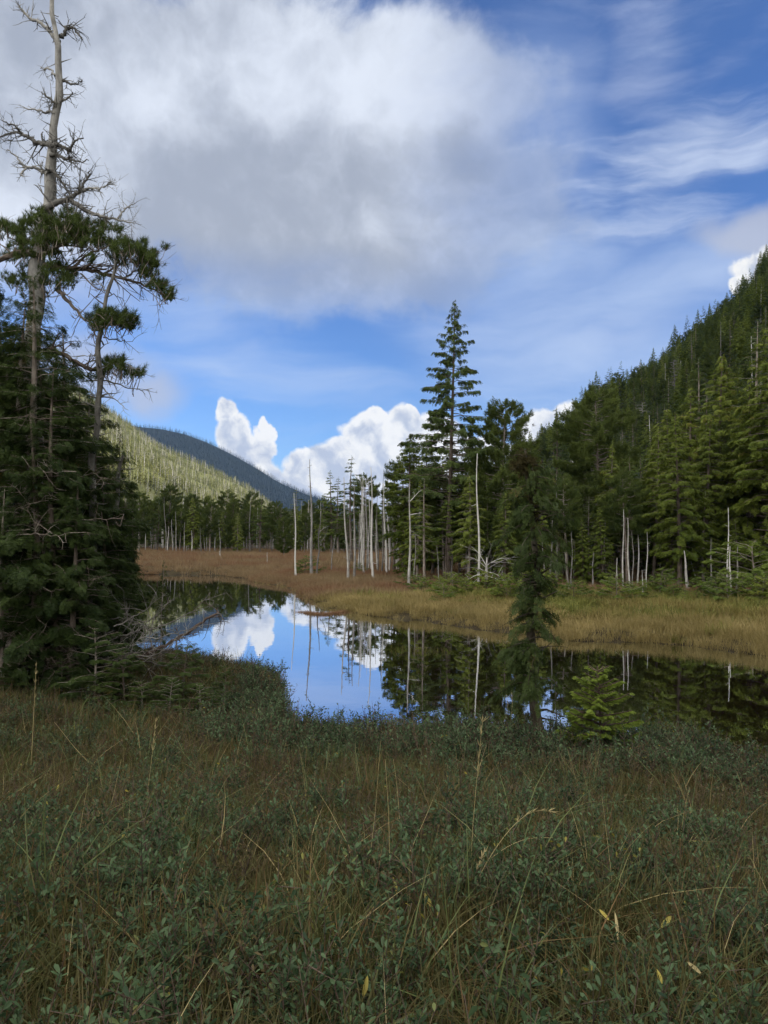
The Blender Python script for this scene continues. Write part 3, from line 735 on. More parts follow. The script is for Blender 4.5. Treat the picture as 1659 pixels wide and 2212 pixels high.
wood('forest', hill_right, 10000, (24, 330), (50, 400), lambda p: (p[:, 2] > .4) & (p[:, 0] < .56 * p[:, 1] + 45), [PROTO[k][0][1] for k in ('hemlock_a', 'hemlock_b', 'cedar_a', 'cedar_b', 'cedar_c', 'pine_a', 'pine_c', 'hemlock_c')] + [cheap_snag(125, 9), cheap_snag(126, 11)],
     [.24, .14, .13, .12, .12, .05, .06, .06, .05, .03], 'dense dark green conifer forest covering the steep right hillside', (.55, 1.05))
wood('forest.001', hill_left, 42000, (-640, -78), (150, 1180), lambda p: (p[:, 2] > .3) & (p[:, 0] > -.62 * p[:, 1] - 30), sc_, [.2, .19, .18, .13, .15, .15], 'sunlit pale yellow green scrub pines and grey snags covering the left slope', (.6, 1.15))
wood('forest.002', mountain, 42000, (-1500, 150), (1950, 2640), lambda p: p[:, 2] > 5, dk_, [.34, .33, .33], 'blue green spruce forest on the distant mountain, coloured dark for cloud shadow', (.7, 1.2))

# ------------------------------------------------------------------ trees of the right bank and the far side
def stand(key, name, X, Yb, Yt, label, cat='tree', z=.35, group=None, wide=1.0, rz=None, dist=None, lean=(0, 0)):
    if dist is None: b = P(X, Yb, z)
    else:
        b = PD(X, Yb, dist)
    gzv = gz1(b[0], b[1]) if dist is None else max(gz1(b[0], b[1]), float(hill_right(b[None, :2])[0]))
    top = PD(X, Yt, b[1]); H = top[2] - gzv
    r = random.Random(int(X * 7 + Yt)).uniform(0, 6.28) if rz is None else rz
    return use_tree(key, name, (b[0], b[1], gzv - .05), H, label, cat, group, r, wide, lean)
FG = 'trees of the right bank forest'
T_ = [
 ('big_spruce', 'spruce_tree', 968, 1266, 652, 'tallest spruce of the right bank, narrow spire rising alone above its neighbours', 1.0),
 ('cedar_b', 'cedar_tree', 893, 1262, 940, 'rounded green cedar left of the tall spruce, at the left end of the bank forest', 1.25),
 ('cedar_a', 'cedar_tree', 1010, 1262, 915, 'drooping cedar pressed against the right side of the tall spruce', 1.05),
 ('cedar_c', 'cedar_tree', 935, 1258, 985, 'bushy cedar standing in front of the foot of the tall spruce', 1.1),
 ('pine_c', 'pine_tree', 1088, 1272, 868, 'round topped shore pine between the tall spruce and the mossy cedar', 1.05),
 ('hemlock_a', 'hemlock_tree', 1196, 1250, 878, 'dark narrow topped hemlock just right of the near mossy cedar', .75),
 ('cedar_c', 'cedar_tree', 1140, 1268, 1010, 'shaded cedar directly behind the near mossy cedar', 1.2),
 ('pine_a', 'pine_tree', 1285, 1262, 836, 'broad shore pine with a bare mid trunk at the foot of the hillside', 1.0),
 ('cedar_a', 'cedar_tree', 1225, 1272, 1030, 'low green cedar behind the group of white stems', 1.1),
 ('cedar_c', 'cedar_tree', 1300, 1282, 1095, 'small bright cedar standing in front of the broad shore pine', 1.15),
 ('hemlock_b', 'hemlock_tree', 1355, 1275, 985, 'yellow green hemlock behind the two slim bare stems', 1.2),
 ('cedar_b', 'cedar_tree', 1412, 1275, 925, 'green cedar between the shore pine and the tallest bank cedar', 1.0),
 ('cedar_a', 'cedar_tree', 1482, 1272, 835, 'bright green cedar above the leaning thick stem', 1.1),
 ('cedar_b', 'cedar_tree', 1548, 1276, 770, 'tall green cedar at the middle of the right hand group', 1.05),
 ('hemlock_a', 'hemlock_tree', 1500, 1258, 775, 'grey green hemlock standing behind the bright green cedar', .95),
 ('cedar_a', 'cedar_tree', 1612, 1285, 815, 'drooping cedar with a pale stem near the right edge', 1.05),
 ('cedar_c', 'cedar_tree', 1672, 1290, 700, 'dense cedar cut by the right edge of the view', 1.1),
 ('hemlock_a', 'hemlock_tree', 1640, 1262, 690, 'tall dark hemlock behind the cedars at the right edge', 1.0),
 ('cedar_a', 'cedar_tree', 1760, 1300, 720, 'cedar at the right edge with only its outer branches showing', 1.1),
 ('cedar_c', 'cedar_tree', 1450, 1282, 1100, 'low cedar in the shade left of the leaning stems', 1.3),
 ('cedar_c', 'cedar_tree', 1592, 1288, 1120, 'low cedar under the drooping cedar by the right edge', 1.4),
 ('cedar_a', 'cedar_tree', 962, 1255, 960, 'cedar filling the space below the lowest branches of the tall spruce', 1.1),
 ('cedar_b', 'cedar_tree', 920, 1250, 945, 'second green cedar left of the tall spruce, pressed against its trunk', 1.15),
 ('cedar_c', 'cedar_tree', 1060, 1262, 990, 'dense cedar below the round topped shore pine', 1.2),
 ('cedar_b', 'cedar_tree', 1035, 1250, 950, 'cedar between the tall spruce and the round topped shore pine', 1.0),
 ('cedar_c', 'cedar_tree', 875, 1262, 1085, 'short bushy cedar behind the lone forked stem', 1.2),
 ('cedar_a', 'cedar_tree', 1320, 1270, 960, 'green cedar crowding the right side of the broad shore pine', 1.0),
 ('cedar_b', 'cedar_tree', 1450, 1268, 880, 'green cedar left of the bright green cedar', 1.1),
 ('cedar_c', 'cedar_tree', 1520, 1284, 1060, 'low bushy cedar right of the leaning stems', 1.3),
 ('cedar_c', 'cedar_tree', 1260, 1280, 1120, 'low cedar in front of the broad shore pine', 1.2),
 ('hemlock_b', 'hemlock_tree', 850, 1248, 1000, 'dark hemlock behind the cluster of tall bare stems', 1.1),
 ('pine_b', 'pine_tree', 868, 1252, 985, 'small pine between the bare stems and the rounded green cedar', 1.0),
]
for k, nm, X, Yb, Yt, lb, wd in T_: stand(k, nm, X, Yb - 9, Yt, lb, group=FG, wide=wd)
# thin emergent trees a little way up the slope
def upslope(key, name, X, Yt, dist, H, label, wide=1.0):
    top = PD(X, Yt, dist); return use_tree(key, name, (top[0], dist, top[2] - H), H, label, 'tree', FG, X, wide)
def on_hill(X, Yt, H, d0=50, d1=380, n=200):
    """the nearest spot on the right hill where a tree of height H reaches photo point (X,Yt)"""
    ds = np.linspace(d0, d1, n); pts = np.array([PD(X, Yt, d) for d in ds]); h = hill_right(pts[:, :2]); e = pts[:, 2] - H - h
    i = np.where(np.abs(e) < 4)[0]
    j = i[0] if len(i) else int(np.argmin(np.abs(e)))
    return pts[j, 0], pts[j, 1], h[j]
for key, nm, X, Yt, H, lb, wd in [('pine_b', 'pine_tree', 1384, 760, 13, 'slim bare stemmed pine with a small round top against the sky', .6),
                               ('hemlock_a', 'hemlock_tree', 1345, 850, 12, 'dark conifer on the lower slope behind the broad shore pine', .9)]:
    x, y, h = on_hill(X, Yt, H); use_tree(key, nm, (x, y, h - .3), H, lb, 'tree', FG, 1.0, wd)

# the forest behind the first row: every tree its own object, kinds mixed
rng = np.random.default_rng(9)
fill = []
keys = ['hemlock_a', 'hemlock_b', 'cedar_a', 'cedar_b', 'pine_b', 'pine_a', 'hemlock_c', 'cedar_c']
nmap = {'hem': 'hemlock_tree', 'ced': 'cedar_tree', 'pin': 'pine_tree', 'big': 'spruce_tree'}
for i in range(3000):
    y = rng.uniform(40, 76); x = rng.uniform(.02 * y + 1, .52 * y + 6)
    if x < 1.5 + (y - 41) * .05: continue
    if any((x - a) ** 2 + (y - b) ** 2 < 1.75 ** 2 for a, b in fill): continue
    fill.append((x, y))
fill = fill[:190]
for x, y in fill:
    k = keys[rng.integers(0, len(keys))]
    gr = max(gz1(x, y), float(hill_right(np.array([[x, y]]))[0])); u = x / y
    vmax = .085 + .75 * max(0, u - .27)
    H = min(rng.uniform(8, 12.5), max(5.0, (vmax * y + 3 - gr) * rng.uniform(.75, 1.0)))
    use_tree(k, nmap[k[:3]], (x, y, gr - .1), H, 'conifer standing inside the right bank forest, half hidden behind the front row', 'tree', 'trees deep in the right bank forest', rng.uniform(0, 6.28), 1.05)
# hillside trees that can be told apart against the sky and on the upper slope
fill2 = []
for i in range(6000):
    y = rng.uniform(70, 260); u = rng.uniform(.16, .53); x = u * y
    h = float(hill_right(np.array([[x, y]]))[0])
    if h < 2 or any((x - a) ** 2 + (y - b) ** 2 < 16 for a, b, _ in fill2): continue
    fill2.append((x, y, h))
    if len(fill2) >= 150: break
for x, y, h in fill2:
    k = ['hemlock_a', 'hemlock_c', 'cedar_b', 'hemlock_b', 'pine_a', 'cedar_a'][rng.integers(0, 6)]
    o = use_tree(k, nmap.get(k[:3], 'spruce_tree'), (x, y, h - .4), rng.uniform(7, 11.5), 'dark conifer rising out of the forest on the steep right hillside', 'tree', 'conifers on the right hillside', rng.uniform(0, 6.28), .9)

# ---- the treeline behind the red meadow
MG = 'trees at the back of the meadow'
ML = [
 ('pine_a', 300, 1195, 1062, 'broad dark pine at the left end of the meadow treeline'), ('pine_a', 362, 1193, 1048, 'tallest round crowned pine of the meadow treeline'), ('pine_c', 415, 1194, 1068, 'dense pine behind the row of white stems on the meadow'),
 ('pine_b', 332, 1191, 1075, 'pine with a thin crown between the two broad meadow pines'), ('pine_b', 452, 1190, 1072, 'open crowned pine right of the row of white stems'), ('pine_b', 492, 1190, 1060, 'slender pine left of the white branchy snag'),
 ('pine_a', 540, 1190, 1062, 'dark pine right of the white branchy snag'), ('hemlock_b', 562, 1198, 1068, 'layered hemlock with a pale leaning stem on the red meadow'), ('pine_c', 613, 1206, 1118, 'bushy low pine standing alone on the meadow'),
 ('pine_b', 590, 1190, 1085, 'small pine behind the bushy low pine'), ('hemlock_c', 640, 1192, 1055, 'narrow spire behind the leftmost tall bare stem'), ('pine_b', 668, 1192, 1082, 'pine behind the thickest tall bare stem'),
 ('hemlock_b', 716, 1200, 1017, 'pointed dark hemlock left of the slim spire'), ('hemlock_b', 730, 1200, 1030, 'pointed dark hemlock touching the slim spire'), ('hemlock_c', 760, 1222, 985, 'slim hemlock spire rising above the cluster of bare stems'),
 ('pine_b', 785, 1215, 1025, 'open pine among the bare stems'), ('pine_a', 270, 1200, 1058, 'dark pine half hidden by the left thicket'), ('hemlock_b', 830, 1225, 1050, 'hemlock at the right end of the cluster of bare stems'), ('pine_b', 700, 1195, 1075, 'thin pine left of the pair of pointed hemlocks')]
for k, X, Yb, Yt, lb in ML: stand(k, nmap[k[:3]], X, Yb, Yt, lb, group=MG, wide=1.1)
back = []
for i in range(900):
    y = rng.uniform(108, 165); x = rng.uniform(-.42 * y, .03 * y)
    if any((x - a) ** 2 + (y - b) ** 2 < 2.6 ** 2 for a, b in back): continue
    back.append((x, y))
for x, y in back[:190]:
    k = ['pine_b', 'pine_a', 'cedar_c', 'hemlock_a', 'pine_c', 'hemlock_b'][rng.integers(0, 6)]
    use_tree(k, nmap[k[:3]], (x, y, .4), rng.uniform(5.5, 8.2), 'dark conifer in the back rows of the meadow treeline', 'tree', 'trees in the back rows of the meadow treeline', rng.uniform(0, 6.28), 1.0)

# ------------------------------------------------------------------ dead stems (snags)
def snag(X, Yb, Yt, wpx, label, group='bare dead stems', Xt=None, z=.35, stubs=10, limbs=(), mat='snag', crook=.5, seed=None, name='dead_tree', mid=None, dist=None):
    rng = np.random.default_rng(seed or int(X * 13 + Yt))
    b = P(X, Yb, z) if dist is None else PD(X, Yb, dist)
    d = b[1]; Xt = X if Xt is None else Xt; t = PD(Xt, Yt, d); r = wpx / F * d / 2
    L = t[2] - b[2]; k = 12; s = np.linspace(0, 1, k); path = (t - b) * s[:, None]
    amp = crook * .035 * L; ph = rng.uniform(0, 6, 2)
    path[:, 0] += amp * np.sin(s * 5 + ph[0]) * s * (1 - s) * 2.5; path[:, 1] += amp * np.sin(s * 4 + ph[1]) * s * (1 - s) * 2.5
    if mid:
        for (mx, my) in mid:
            q = PD(mx, my, d) - b; i = int(np.argmin(np.abs(path[:, 2] - q[2]))); path[i, 0] = q[0]
        path[1:-1, 0] = path[1:-1, 0] * .6 + (path[:-2, 0] + path[2:, 0]) * .2
    W = Geo(); rr = r * (1 - .78 * s ** 1.1); rr[0] *= 1.25; rr = rr * rng.uniform(.92, 1.08, k); tube(W, path, rr, 7)
    for i in range(stubs):
        u = rng.uniform(.12, .97); p = np.array([np.interp(u, s, path[:, c]) for c in range(3)]); a = rng.uniform(0, 6.28); l = rng.uniform(.08, .45) * (1.1 - .5 * u) * min(1, L / 5)
        o = np.array([math.cos(a), math.sin(a), rng.uniform(-.4, .5)]); tube(W, p + np.linspace(0, 1, 3)[:, None] * o * l + [[0, 0, 0], [0, 0, -.02], [0, 0, rng.uniform(-.08, .06)]], [r * .22, r * .14, .003], 3)
    e = empty(name, (b[0], b[1], b[2] - .15), label, 'dead tree', group)
    mt = W.mesh('trunk', True); mt.materials.append(M[mat]); tr = link('trunk', mt, e); tr.location = (0, 0, .15)
    for lb_ in limbs:
        pts = np.array([PD(x, y, d + (dd[0] if dd else 0)) - b for x, y, *dd in lb_]); G2 = Geo(); pp = resample(pts, 8)
        pp[:, 1] += np.linspace(0, 1, 8) * rng.normal(0, .25); tube(G2, pp, np.linspace(r * .38, r * .10, 8), 4)
        for q in range(4):
            j = rng.integers(3, 7); dv = norm(pp[j] - pp[j - 1] + rng.normal(0, .04, 3)); tube(G2, pp[j] + np.linspace(0, 1, 3)[:, None] * (dv + rng.normal(0, .5, 3)) * np.linalg.norm(pp[-1] - pp[0]) * .25, [r * .16, r * .1, .003], 3)
        ml = G2.mesh('limb', True); ml.materials.append(M[mat]); lo = link('limb', ml, e); lo.location = (0, 0, .15)
    return e
snag(639, 1244, 1065, 4, 'leftmost tall bare stem of the cluster, slightly leaning left', Xt=635)
snag(673, 1242, 992, 6, 'thickest and tallest bare stem at the water edge, left of centre', Xt=669, stubs=22)
snag(684, 1242, 1101, 4, 'crooked bare stem beside the thickest bare stem', Xt=694, crook=.5, limbs=[[(690, 1150), (700, 1140), (712, 1137)], [(693, 1170), (702, 1160), (708, 1140)]], mid=[(692, 1195), (688, 1150)])
snag(715, 1236, 1155, 3, 'short thin crooked stem left of the pair of straight stems', Xt=724, crook=.9)
snag(752, 1253, 1031, 5.5, 'pale straight stem, the left one of the pair in front of the cluster', Xt=743, stubs=14)
snag(765, 1251, 1045, 5.5, 'pale straight stem, the right one of the pair in front of the cluster', Xt=766, stubs=14)
snag(786, 1244, 1029, 4, 'thin grey stem just right of the pale pair', Xt=779)
snag(793, 1240, 1061, 3, 'thin dark grey stem between two taller ones', Xt=792)
snag(806, 1254, 1009, 5, 'tallest stem on the right side of the cluster', Xt=801, stubs=26)
snag(816, 1240, 1069, 3.2, 'short thin stem behind the tallest stem of the right side', Xt=815)
snag(825, 1241, 1013, 3.4, 'tall thin stem left of the last pair', Xt=829)
snag(835, 1243, 1045, 4.4, 'brown grey stem leaning left at the right end of the cluster', Xt=829)
snag(841, 1240, 1003, 3.6, 'last tall stem at the right end of the cluster', Xt=838)
for i in range(30):
    r_ = np.random.default_rng(900 + i); X = r_.uniform(755, 862); snag(X, r_.uniform(1228, 1240), r_.uniform(1030, 1130), r_.uniform(2, 3.2), 'thin grey stem at the back of the cluster of tall bare stems', group='thin stems at the back of the cluster', Xt=X + r_.normal(0, 4), stubs=20)
snag(883, 1274, 1041, 6.2, 'lone pale stem with a forked bare branch in front of the rounded cedar', Xt=885, stubs=7, limbs=[[(886, 1083), (893, 1075), (903, 1064), (909, 1059)], [(886, 1112), (897, 1110), (912, 1107)], [(886, 1156), (895, 1155), (905, 1157)]])
snag(1033, 1276, 980, 6, 'lone tall white stem standing before the dark forest, right of the tall spruce', Xt=1031, stubs=9)
snag(1202, 1268, 1027, 6, 'tallest of the three white stems right of the mossy cedar', stubs=14)
snag(1188, 1287, 1115, 5, 'left one of the three white stems right of the mossy cedar', Xt=1193, stubs=10)
snag(1216, 1252, 1072, 3.6, 'right one of the three white stems right of the mossy cedar', Xt=1213, stubs=8)
snag(950, 1265, 1179, 2.8, 'slim white stem curving right below the tall spruce', Xt=943, crook=.8)
snag(1346, 1280, 1101, 4, 'left one of the two slim white stems below the hillside', Xt=1347, stubs=5)
snag(1361, 1288, 1119, 4, 'right one of the two slim white stems below the hillside', Xt=1356, stubs=5)
snag(1377, 1272, 1133, 4.5, 'brownish stem right of the two slim white stems', Xt=1379, stubs=7)
snag(1389, 1301, 1232, 3.6, 'short white broken stem at the edge of the golden sedge', Xt=1387, stubs=3)
snag(1333, 1281, 1205, 4, 'short dark grey stem left of the two slim white stems', stubs=4)
snag(1487, 1281, 1190, 8, 'thick grey stem leaning left beside the thinner leaning pole', Xt=1478, stubs=4)
snag(1511, 1274, 1195, 4, 'thin white pole leaning steeply left against the thick grey stem', Xt=1487, stubs=2, crook=.1)
snag(1536, 1279, 1164, 4, 'slim grey pole between the leaning poles and the twin white stems', stubs=4)
snag(1572, 1290, 1097, 4.6, 'taller one of the twin white stems near the right edge', Xt=1573, stubs=5)
snag(1578, 1303, 1180, 5, 'shorter one of the twin white stems near the right edge', Xt=1577, stubs=3)
snag(1621, 1242, 1052, 8, 'thick pale trunk under the drooping cedar at the right edge', Xt=1614, stubs=6)
snag(520, 1187, 1085, 4.5, 'white branchy snag standing at the back of the red meadow', group='dead trees at the meadow', stubs=60, z=.4)
snag(577, 1221, 1192, 2.2, 'small white dead sapling with spreading twigs on the red meadow', group='dead trees at the meadow', stubs=34, z=.35)
snag(475, 1206, 1190, 4, 'low weathered stump with a tuft of growth on the meadow', group='dead trees at the meadow', stubs=12, z=.35)
for i, (X, Yt) in enumerate([(399, 1128), (405, 1150), (409, 1124), (414, 1146), (420, 1140), (428, 1133), (433, 1140)]):
    snag(X + (-2 if i < 3 else 1), 1197 - (i % 3) * 3, Yt, 2.4, 'slim white stem in the row of white stems at the left of the red meadow', group='row of white stems on the meadow', Xt=X, stubs=3)
for i in range(70):
    r_ = np.random.default_rng(500 + i); X = r_.uniform(255, 840); snag(X, r_.uniform(1188, 1196), r_.uniform(1070, 1150), r_.uniform(1.6, 2.8), 'thin grey dead stem among the trees behind the red meadow', group='thin dead stems in the meadow treeline', Xt=X + r_.normal(0, 3), stubs=12)
for i in range(16):
    r_ = np.random.default_rng(700 + i); X = r_.uniform(880, 1650); snag(X, r_.uniform(1262, 1284) + (X - 880) * .012, r_.uniform(1100, 1200), r_.uniform(2.5, 4.5), 'grey brown dead pole in the shade of the right bank forest', group='dead poles inside the right bank forest', Xt=X + r_.normal(0, 4), stubs=12, mat=('twig', 'snag')[i % 2], crook=.8)
# branchy dead tree and others up the slope
def slope_snag(X, Yt, H, label, n=46, seed=1, wpx=6):
    x, y, h = on_hill(X, Yt, H); rng = np.random.default_rng(seed); W = Geo(); r = .15; s = np.linspace(0, 1, 12); path = np.column_stack([.15 * np.sin(s * 4), .1 * np.sin(s * 3), s * H]); tube(W, path, r * (1 - .8 * s) + .01, 6)
    e = empty('dead_tree', (x, y, h), label, 'dead tree', 'dead trees on the right slope'); mt = W.mesh('trunk', True); mt.materials.append(M['snag']); link('trunk', mt, e)
    B = Geo()
    for i in range(n):
        z = H * rng.uniform(.42, .99); a = rng.uniform(0, 6.28); L = rng.uniform(.7, 2.1) * (1.2 - z / H * .5); o = np.array([math.cos(a), math.sin(a), 0]); t = np.linspace(0, 1, 6)
        pp = [0, 0, z] + t[:, None] * L * o + np.array([0, 0, 1]) * (L * (.25 * t - .25 * t ** 2 + rng.normal(0, .1) * t))[:, None] + rng.normal(0, .05, (6, 3)) * t[:, None]; tube(B, pp, np.linspace(.05, .012, 6), 4)
        for q in range(3): j = rng.integers(2, 5); tube(B, pp[j] + np.linspace(0, 1, 3)[:, None] * (norm(o + rng.normal(0, .7, 3)) * L * .3), [.022, .015, .006], 3)
    mb = B.mesh('branches', True); mb.materials.append(M['snag']); link('branches', mb, e)
slope_snag(1456, 742, 11, 'bleached branchy dead tree high on the slope against the sky', 54, 2)
slope_snag(1388, 835, 9, 'grey branchy dead tree below the small round pine top', 40, 3)
slope_snag(1322, 1000, 8, 'pale broken trunk beside the broad shore pine', 8, 4)
slope_snag(1543, 640, 9, 'grey spiky dead tree on the upper right ridge', 16, 5)

# whitened fallen top with spreading branches at the foot of the lone white stem
b = P(1050, 1280, .35); e = empty('fallen_dead_tree', b, 'low whitened dead tree with long spreading branches beside the lone tall white stem', 'dead tree')
W = Geo(); tube(W, [(0, 0, 0), (0, 0, .8), (.03, 0, 1.7)], [.1, .08, .03], 6); mt = W.mesh('trunk', True); mt.materials.append(M['snag']); link('trunk', mt, e)
for i, (dx, dz, z0) in enumerate([(-1.0, .5, 1.2), (-1.3, .1, 1.0), (1.2, .35, 1.3), (1.7, .6, 1.1), (.9, -.5, 1.0), (1.8, -.15, 1.4), (-.7, .9, 1.3), (.3, 1.2, 1.2), (-1.1, -.4, .9), (1.3, -.7, .8)]):
    B = Geo(); r_ = np.random.default_rng(i); t = np.linspace(0, 1, 6); pp = np.column_stack([dx * t, r_.normal(0, .4) * t, z0 + dz * t + .15 * np.sin(t * 3)]); tube(B, pp, np.linspace(.022, .006, 6), 4)
    for q in range(5): j = r_.integers(1, 5); tube(B, pp[j] + np.linspace(0, 1, 3)[:, None] * (r_.normal(0, .28, 3) + [dx * .2, 0, .05]), [.009, .006, .003], 3)
    mb = B.mesh('limb', True); mb.materials.append(M['snag']); link('limb', mb, e)

# small evergreen shrubs along the foot of the right bank forest
rng = np.random.default_rng(31)
proto('young_hemlock', 1.6, seed=61, R=.95, cb=.02, nb=30, rise=.35, sag=.3, kind='spruce', spray=.26, step=.08, prof=conic(.5), leaf='hemlock', gaps=.05, dead=0, trunk_r=.02, bend=.05)
proto('young_cedar', 1.8, seed=62, R=.9, cb=.02, nb=30, rise=.4, sag=.35, kind='cedar', spray=.26, step=.08, prof=conic(.5), leaf='cedar', gaps=.05, dead=0, trunk_r=.02, bend=.05)
for i in range(56):
    X = 870 + i * 14.6 + rng.uniform(-10, 10); b = P(X, rng.uniform(1270, 1300) + (X - 880) * .016, .35)
    use_tree(['young_hemlock', 'young_cedar'][i % 2], 'evergreen_shrub', (b[0], b[1], gz1(b[0], b[1]) - .05), rng.uniform(.4, 1.3), 'bright low evergreen shrub at the foot of the right bank forest', 'shrub', 'low evergreen shrubs under the right bank forest', rng.uniform(0, 6), 1.3)
for X, Yb, h, lb in [(657, 1240, 1.3, 'small dark young hemlock on the meadow beside the thickest bare stem'), (700, 1236, .5, 'little low shrub between the bare stems'), (1640, 1300, 2.6, 'bright bushy evergreen shrub at the right edge of the far bank'), (780, 1240, .8, 'low shrub at the foot of the cluster of bare stems')]:
    b = P(X, Yb, .35); use_tree('young_hemlock', 'evergreen_shrub', (b[0], b[1], .3), h, lb, 'shrub', None, X, 1.5)

# ------------------------------------------------------------------ meadow and far bank cover
rng = np.random.default_rng(55)
def far_pts(n, xr, yr, keep):
    p = np.column_stack([rng.uniform(*xr, n), rng.uniform(*yr, n)]); s = sdist(p); k = (s > .0) & (p[:, 1] > 17.5) & keep(p, s); return p[k], s[k]
mc_ = [sedge_clump(200 + i, 50, .38, .34, .008, .45, 'meadow', 0, 2) for i in range(4)]
gc_ = [sedge_clump(210 + i, 60, .30, .30, .006, .65, 'golden', 0, 3) for i in range(4)]
hb_ = [sedge_clump(220 + i, 44, .38, .30, .014, .9, 'greenbank', 0, 2) for i in range(3)]
def inview(p, pad=3): return (np.abs(p[:, 0]) < .54 * p[:, 1] + pad)
# how golden / red / green: position on the bank
p, s = far_pts(42000, (-46, 26), (18, 58), lambda p, s: inview(p))
gold = (p[:, 0] > -4.5) & (p[:, 1] < 36)
band = s < 4.6 + 1.0 * np.sin(p[:, 0] * .6) + rng.normal(0, 1.6, len(p))
a = gold & band
def put(name, p, s, src, label, cat, hs=(.55, 1.35), edge=True):
    z = gz(p, s); n = len(p); sc = rng.uniform(*hs, n) * (1 + .25 * wob(p[:, 0] * .7, p[:, 1] * .7))
    return scatter(name, np.column_stack([p, z - .03]), randrot(rng, n, .1), np.column_stack([sc, sc, sc * rng.uniform(.85, 1.2, n)]), rng.integers(0, len(src), n), src, label, cat)
put('sedge_grass', p[a], s[a], gc_, 'golden autumn sedge along the far shore on the right', 'grass')
put('bank_herbs', p[gold & ~band], s[gold & ~band], hb_, 'green herbs and low growth behind the golden sedge', 'ground cover')
red = ~gold
put('meadow_grass', p[red], s[red], mc_, 'red brown sedge of the near part of the meadow', 'grass', (.7, 1.1))
p, s = far_pts(16000, (-75, 20), (58, 135), lambda p, s: inview(p, 6)); put('meadow_grass.001', p, s, mc_, 'red brown grass of the meadow reaching back to the treeline', 'grass', (.9, 1.6))
# reed tuft in the water before the dark forest, grassy spit
wp = P(885, 1408, 0); q = np.column_stack([wp[0] + rng.normal(0, .5, 40), wp[1] + rng.normal(0, .3, 40)])
scatter('reed_tuft', np.column_stack([q, q[:, 0] * 0 - .05]), randrot(rng, 40, .1), np.tile([.7, .7, .5], (40, 1)), rng.integers(0, 3, 40), [sedge_clump(350 + i, 5, .5, .25, .004, .35, 'greenbank', 0, 3) for i in range(3)], 'thin greenish reeds standing in the water before the dark reflection', 'reeds')
g = Geo(); sp = []
for t in np.linspace(0, 1, 70):
    c = P(655 + 125 * t, 1322 + 5 * math.sin(t * 5) + 3 * t, 0); sp.append((c[0], c[1]))
sp = np.array(sp); q = np.repeat(sp, 5, 0) + rng.normal(0, .16, (350, 2))
scatter('floating_sedge', np.column_stack([q, np.full(350, -.02)]), randrot(rng, 350, .25), np.column_stack([np.full((350, 2), .5), rng.uniform(.06, .2, 350)]), rng.integers(0, 4, 350), mc_, 'thin low strip of brown sedge lying in the water off the far bank', 'sedge')

p = np.column_stack([rng.uniform(-24, 26, 60000), rng.uniform(17, 50, 60000)]); s = sdist(p); k = (s < .02) & (s > -.75) & (rng.random(60000) < np.exp(s * 4.5) * .55) & inview(p); p = p[k]; n = len(p); sc = rng.uniform(.35, 1.0, n)
es_ = [sedge_clump(370 + i, 9, .36, .22, .006, .8, 'golden', 0, 3) for i in range(4)]
scatter('emergent_sedge', np.column_stack([p, np.full(n, -.03)]), randrot(rng, n, .15), np.column_stack([sc, sc, sc]), rng.integers(0, 4, n), es_, 'thin ragged sedge stems standing in the shallows along the far shore', 'sedge')
# ------------------------------------------------------------------ near bank cover
rng = np.random.default_rng(66)
src_s = [sedge_clump(300 + i, 30, .36, .10, .0036, .7, 'sedge', 0, 4) for i in range(7)]
src_g = [gale_shrub(400 + i) for i in range(6)]
src_b = [gale_shrub(420 + i, 8, .40, .026, 'gale_brown', 11) for i in range(3)]
src_f = [sedge_clump(320 + i, 60, .46, .22, .006, .5, 'sedge', .05, 2) for i in range(4)]
pn = near_points(rng, 8000, dens=lambda y: np.clip(1.25 - y / 9, .12, 1)); n = len(pn)
def nscat(name, p, src, label, cat, lo, hi, zoff=-.02, tilt=.14, zmul=None):
    n = len(p); sc = rng.uniform(lo, hi, n); zs = sc * rng.uniform(.8, 1.2, n)
    if zmul is not None: zs = zs * zmul
    return scatter(name, np.column_stack([p[:, :2], gz(p[:, :2], p[:, 2]) + zoff]), randrot(rng, n, tilt), np.column_stack([sc, sc, zs]), rng.integers(0, len(src), n), src, label, cat)
nscat('foreground_grass', pn, src_s, 'dull green and brown sedge blades covering the near bank', 'grass', .65, 1.25)
pf = near_points(rng, 6000, ymin=4.5, dens=lambda y: np.clip((y - 4) / 5, 0, 1)); nscat('foreground_grass.001', pf, src_f, 'brown green sedge on the far part of the near bank', 'grass', .6, 1.0)
pg = near_points(rng, 4300, dens=lambda y: np.clip(1.2 - y / 12, .3, 1))
w_ = np.sin(pg[:, 0] * 1.9 + 1.3 * np.sin(pg[:, 1] * 1.3)) * np.sin(pg[:, 1] * 1.6 + 1) + .5 * np.sin(pg[:, 0] * 4.1 + pg[:, 1] * 3.3)
pg = pg[(w_ > -.2) | (rng.random(len(pg)) < .22)]
nscat('sweet_gale', pg, src_g, 'blue green leafy sweet gale bushes scattered through the sedge', 'undergrowth', .6, 1.1)
M['arch'] = foliage('arching_blades', (0.03, 0.05, 0.018), (0.11, 0.135, 0.05), (0.24, 0.19, 0.09), 0.8)
pl = near_points(rng, 650); nscat('arching_grass', pl, [sedge_clump(360 + i, 16, .62, .10, .0042, .95, 'arch', 0, 5) for i in range(5)], 'long arching green grass blades above the sedge of the near bank', 'grass', .6, 1.15)
pt = near_points(rng, 1300); nscat('straw_grass', pt, [sedge_clump(340 + i, 9, .40, .10, .0028, 1.1, 'straw', 0, 4) for i in range(4)], 'pale dead grass blades bent among the sedge of the near bank', 'grass', .5, 1.2, tilt=.4)
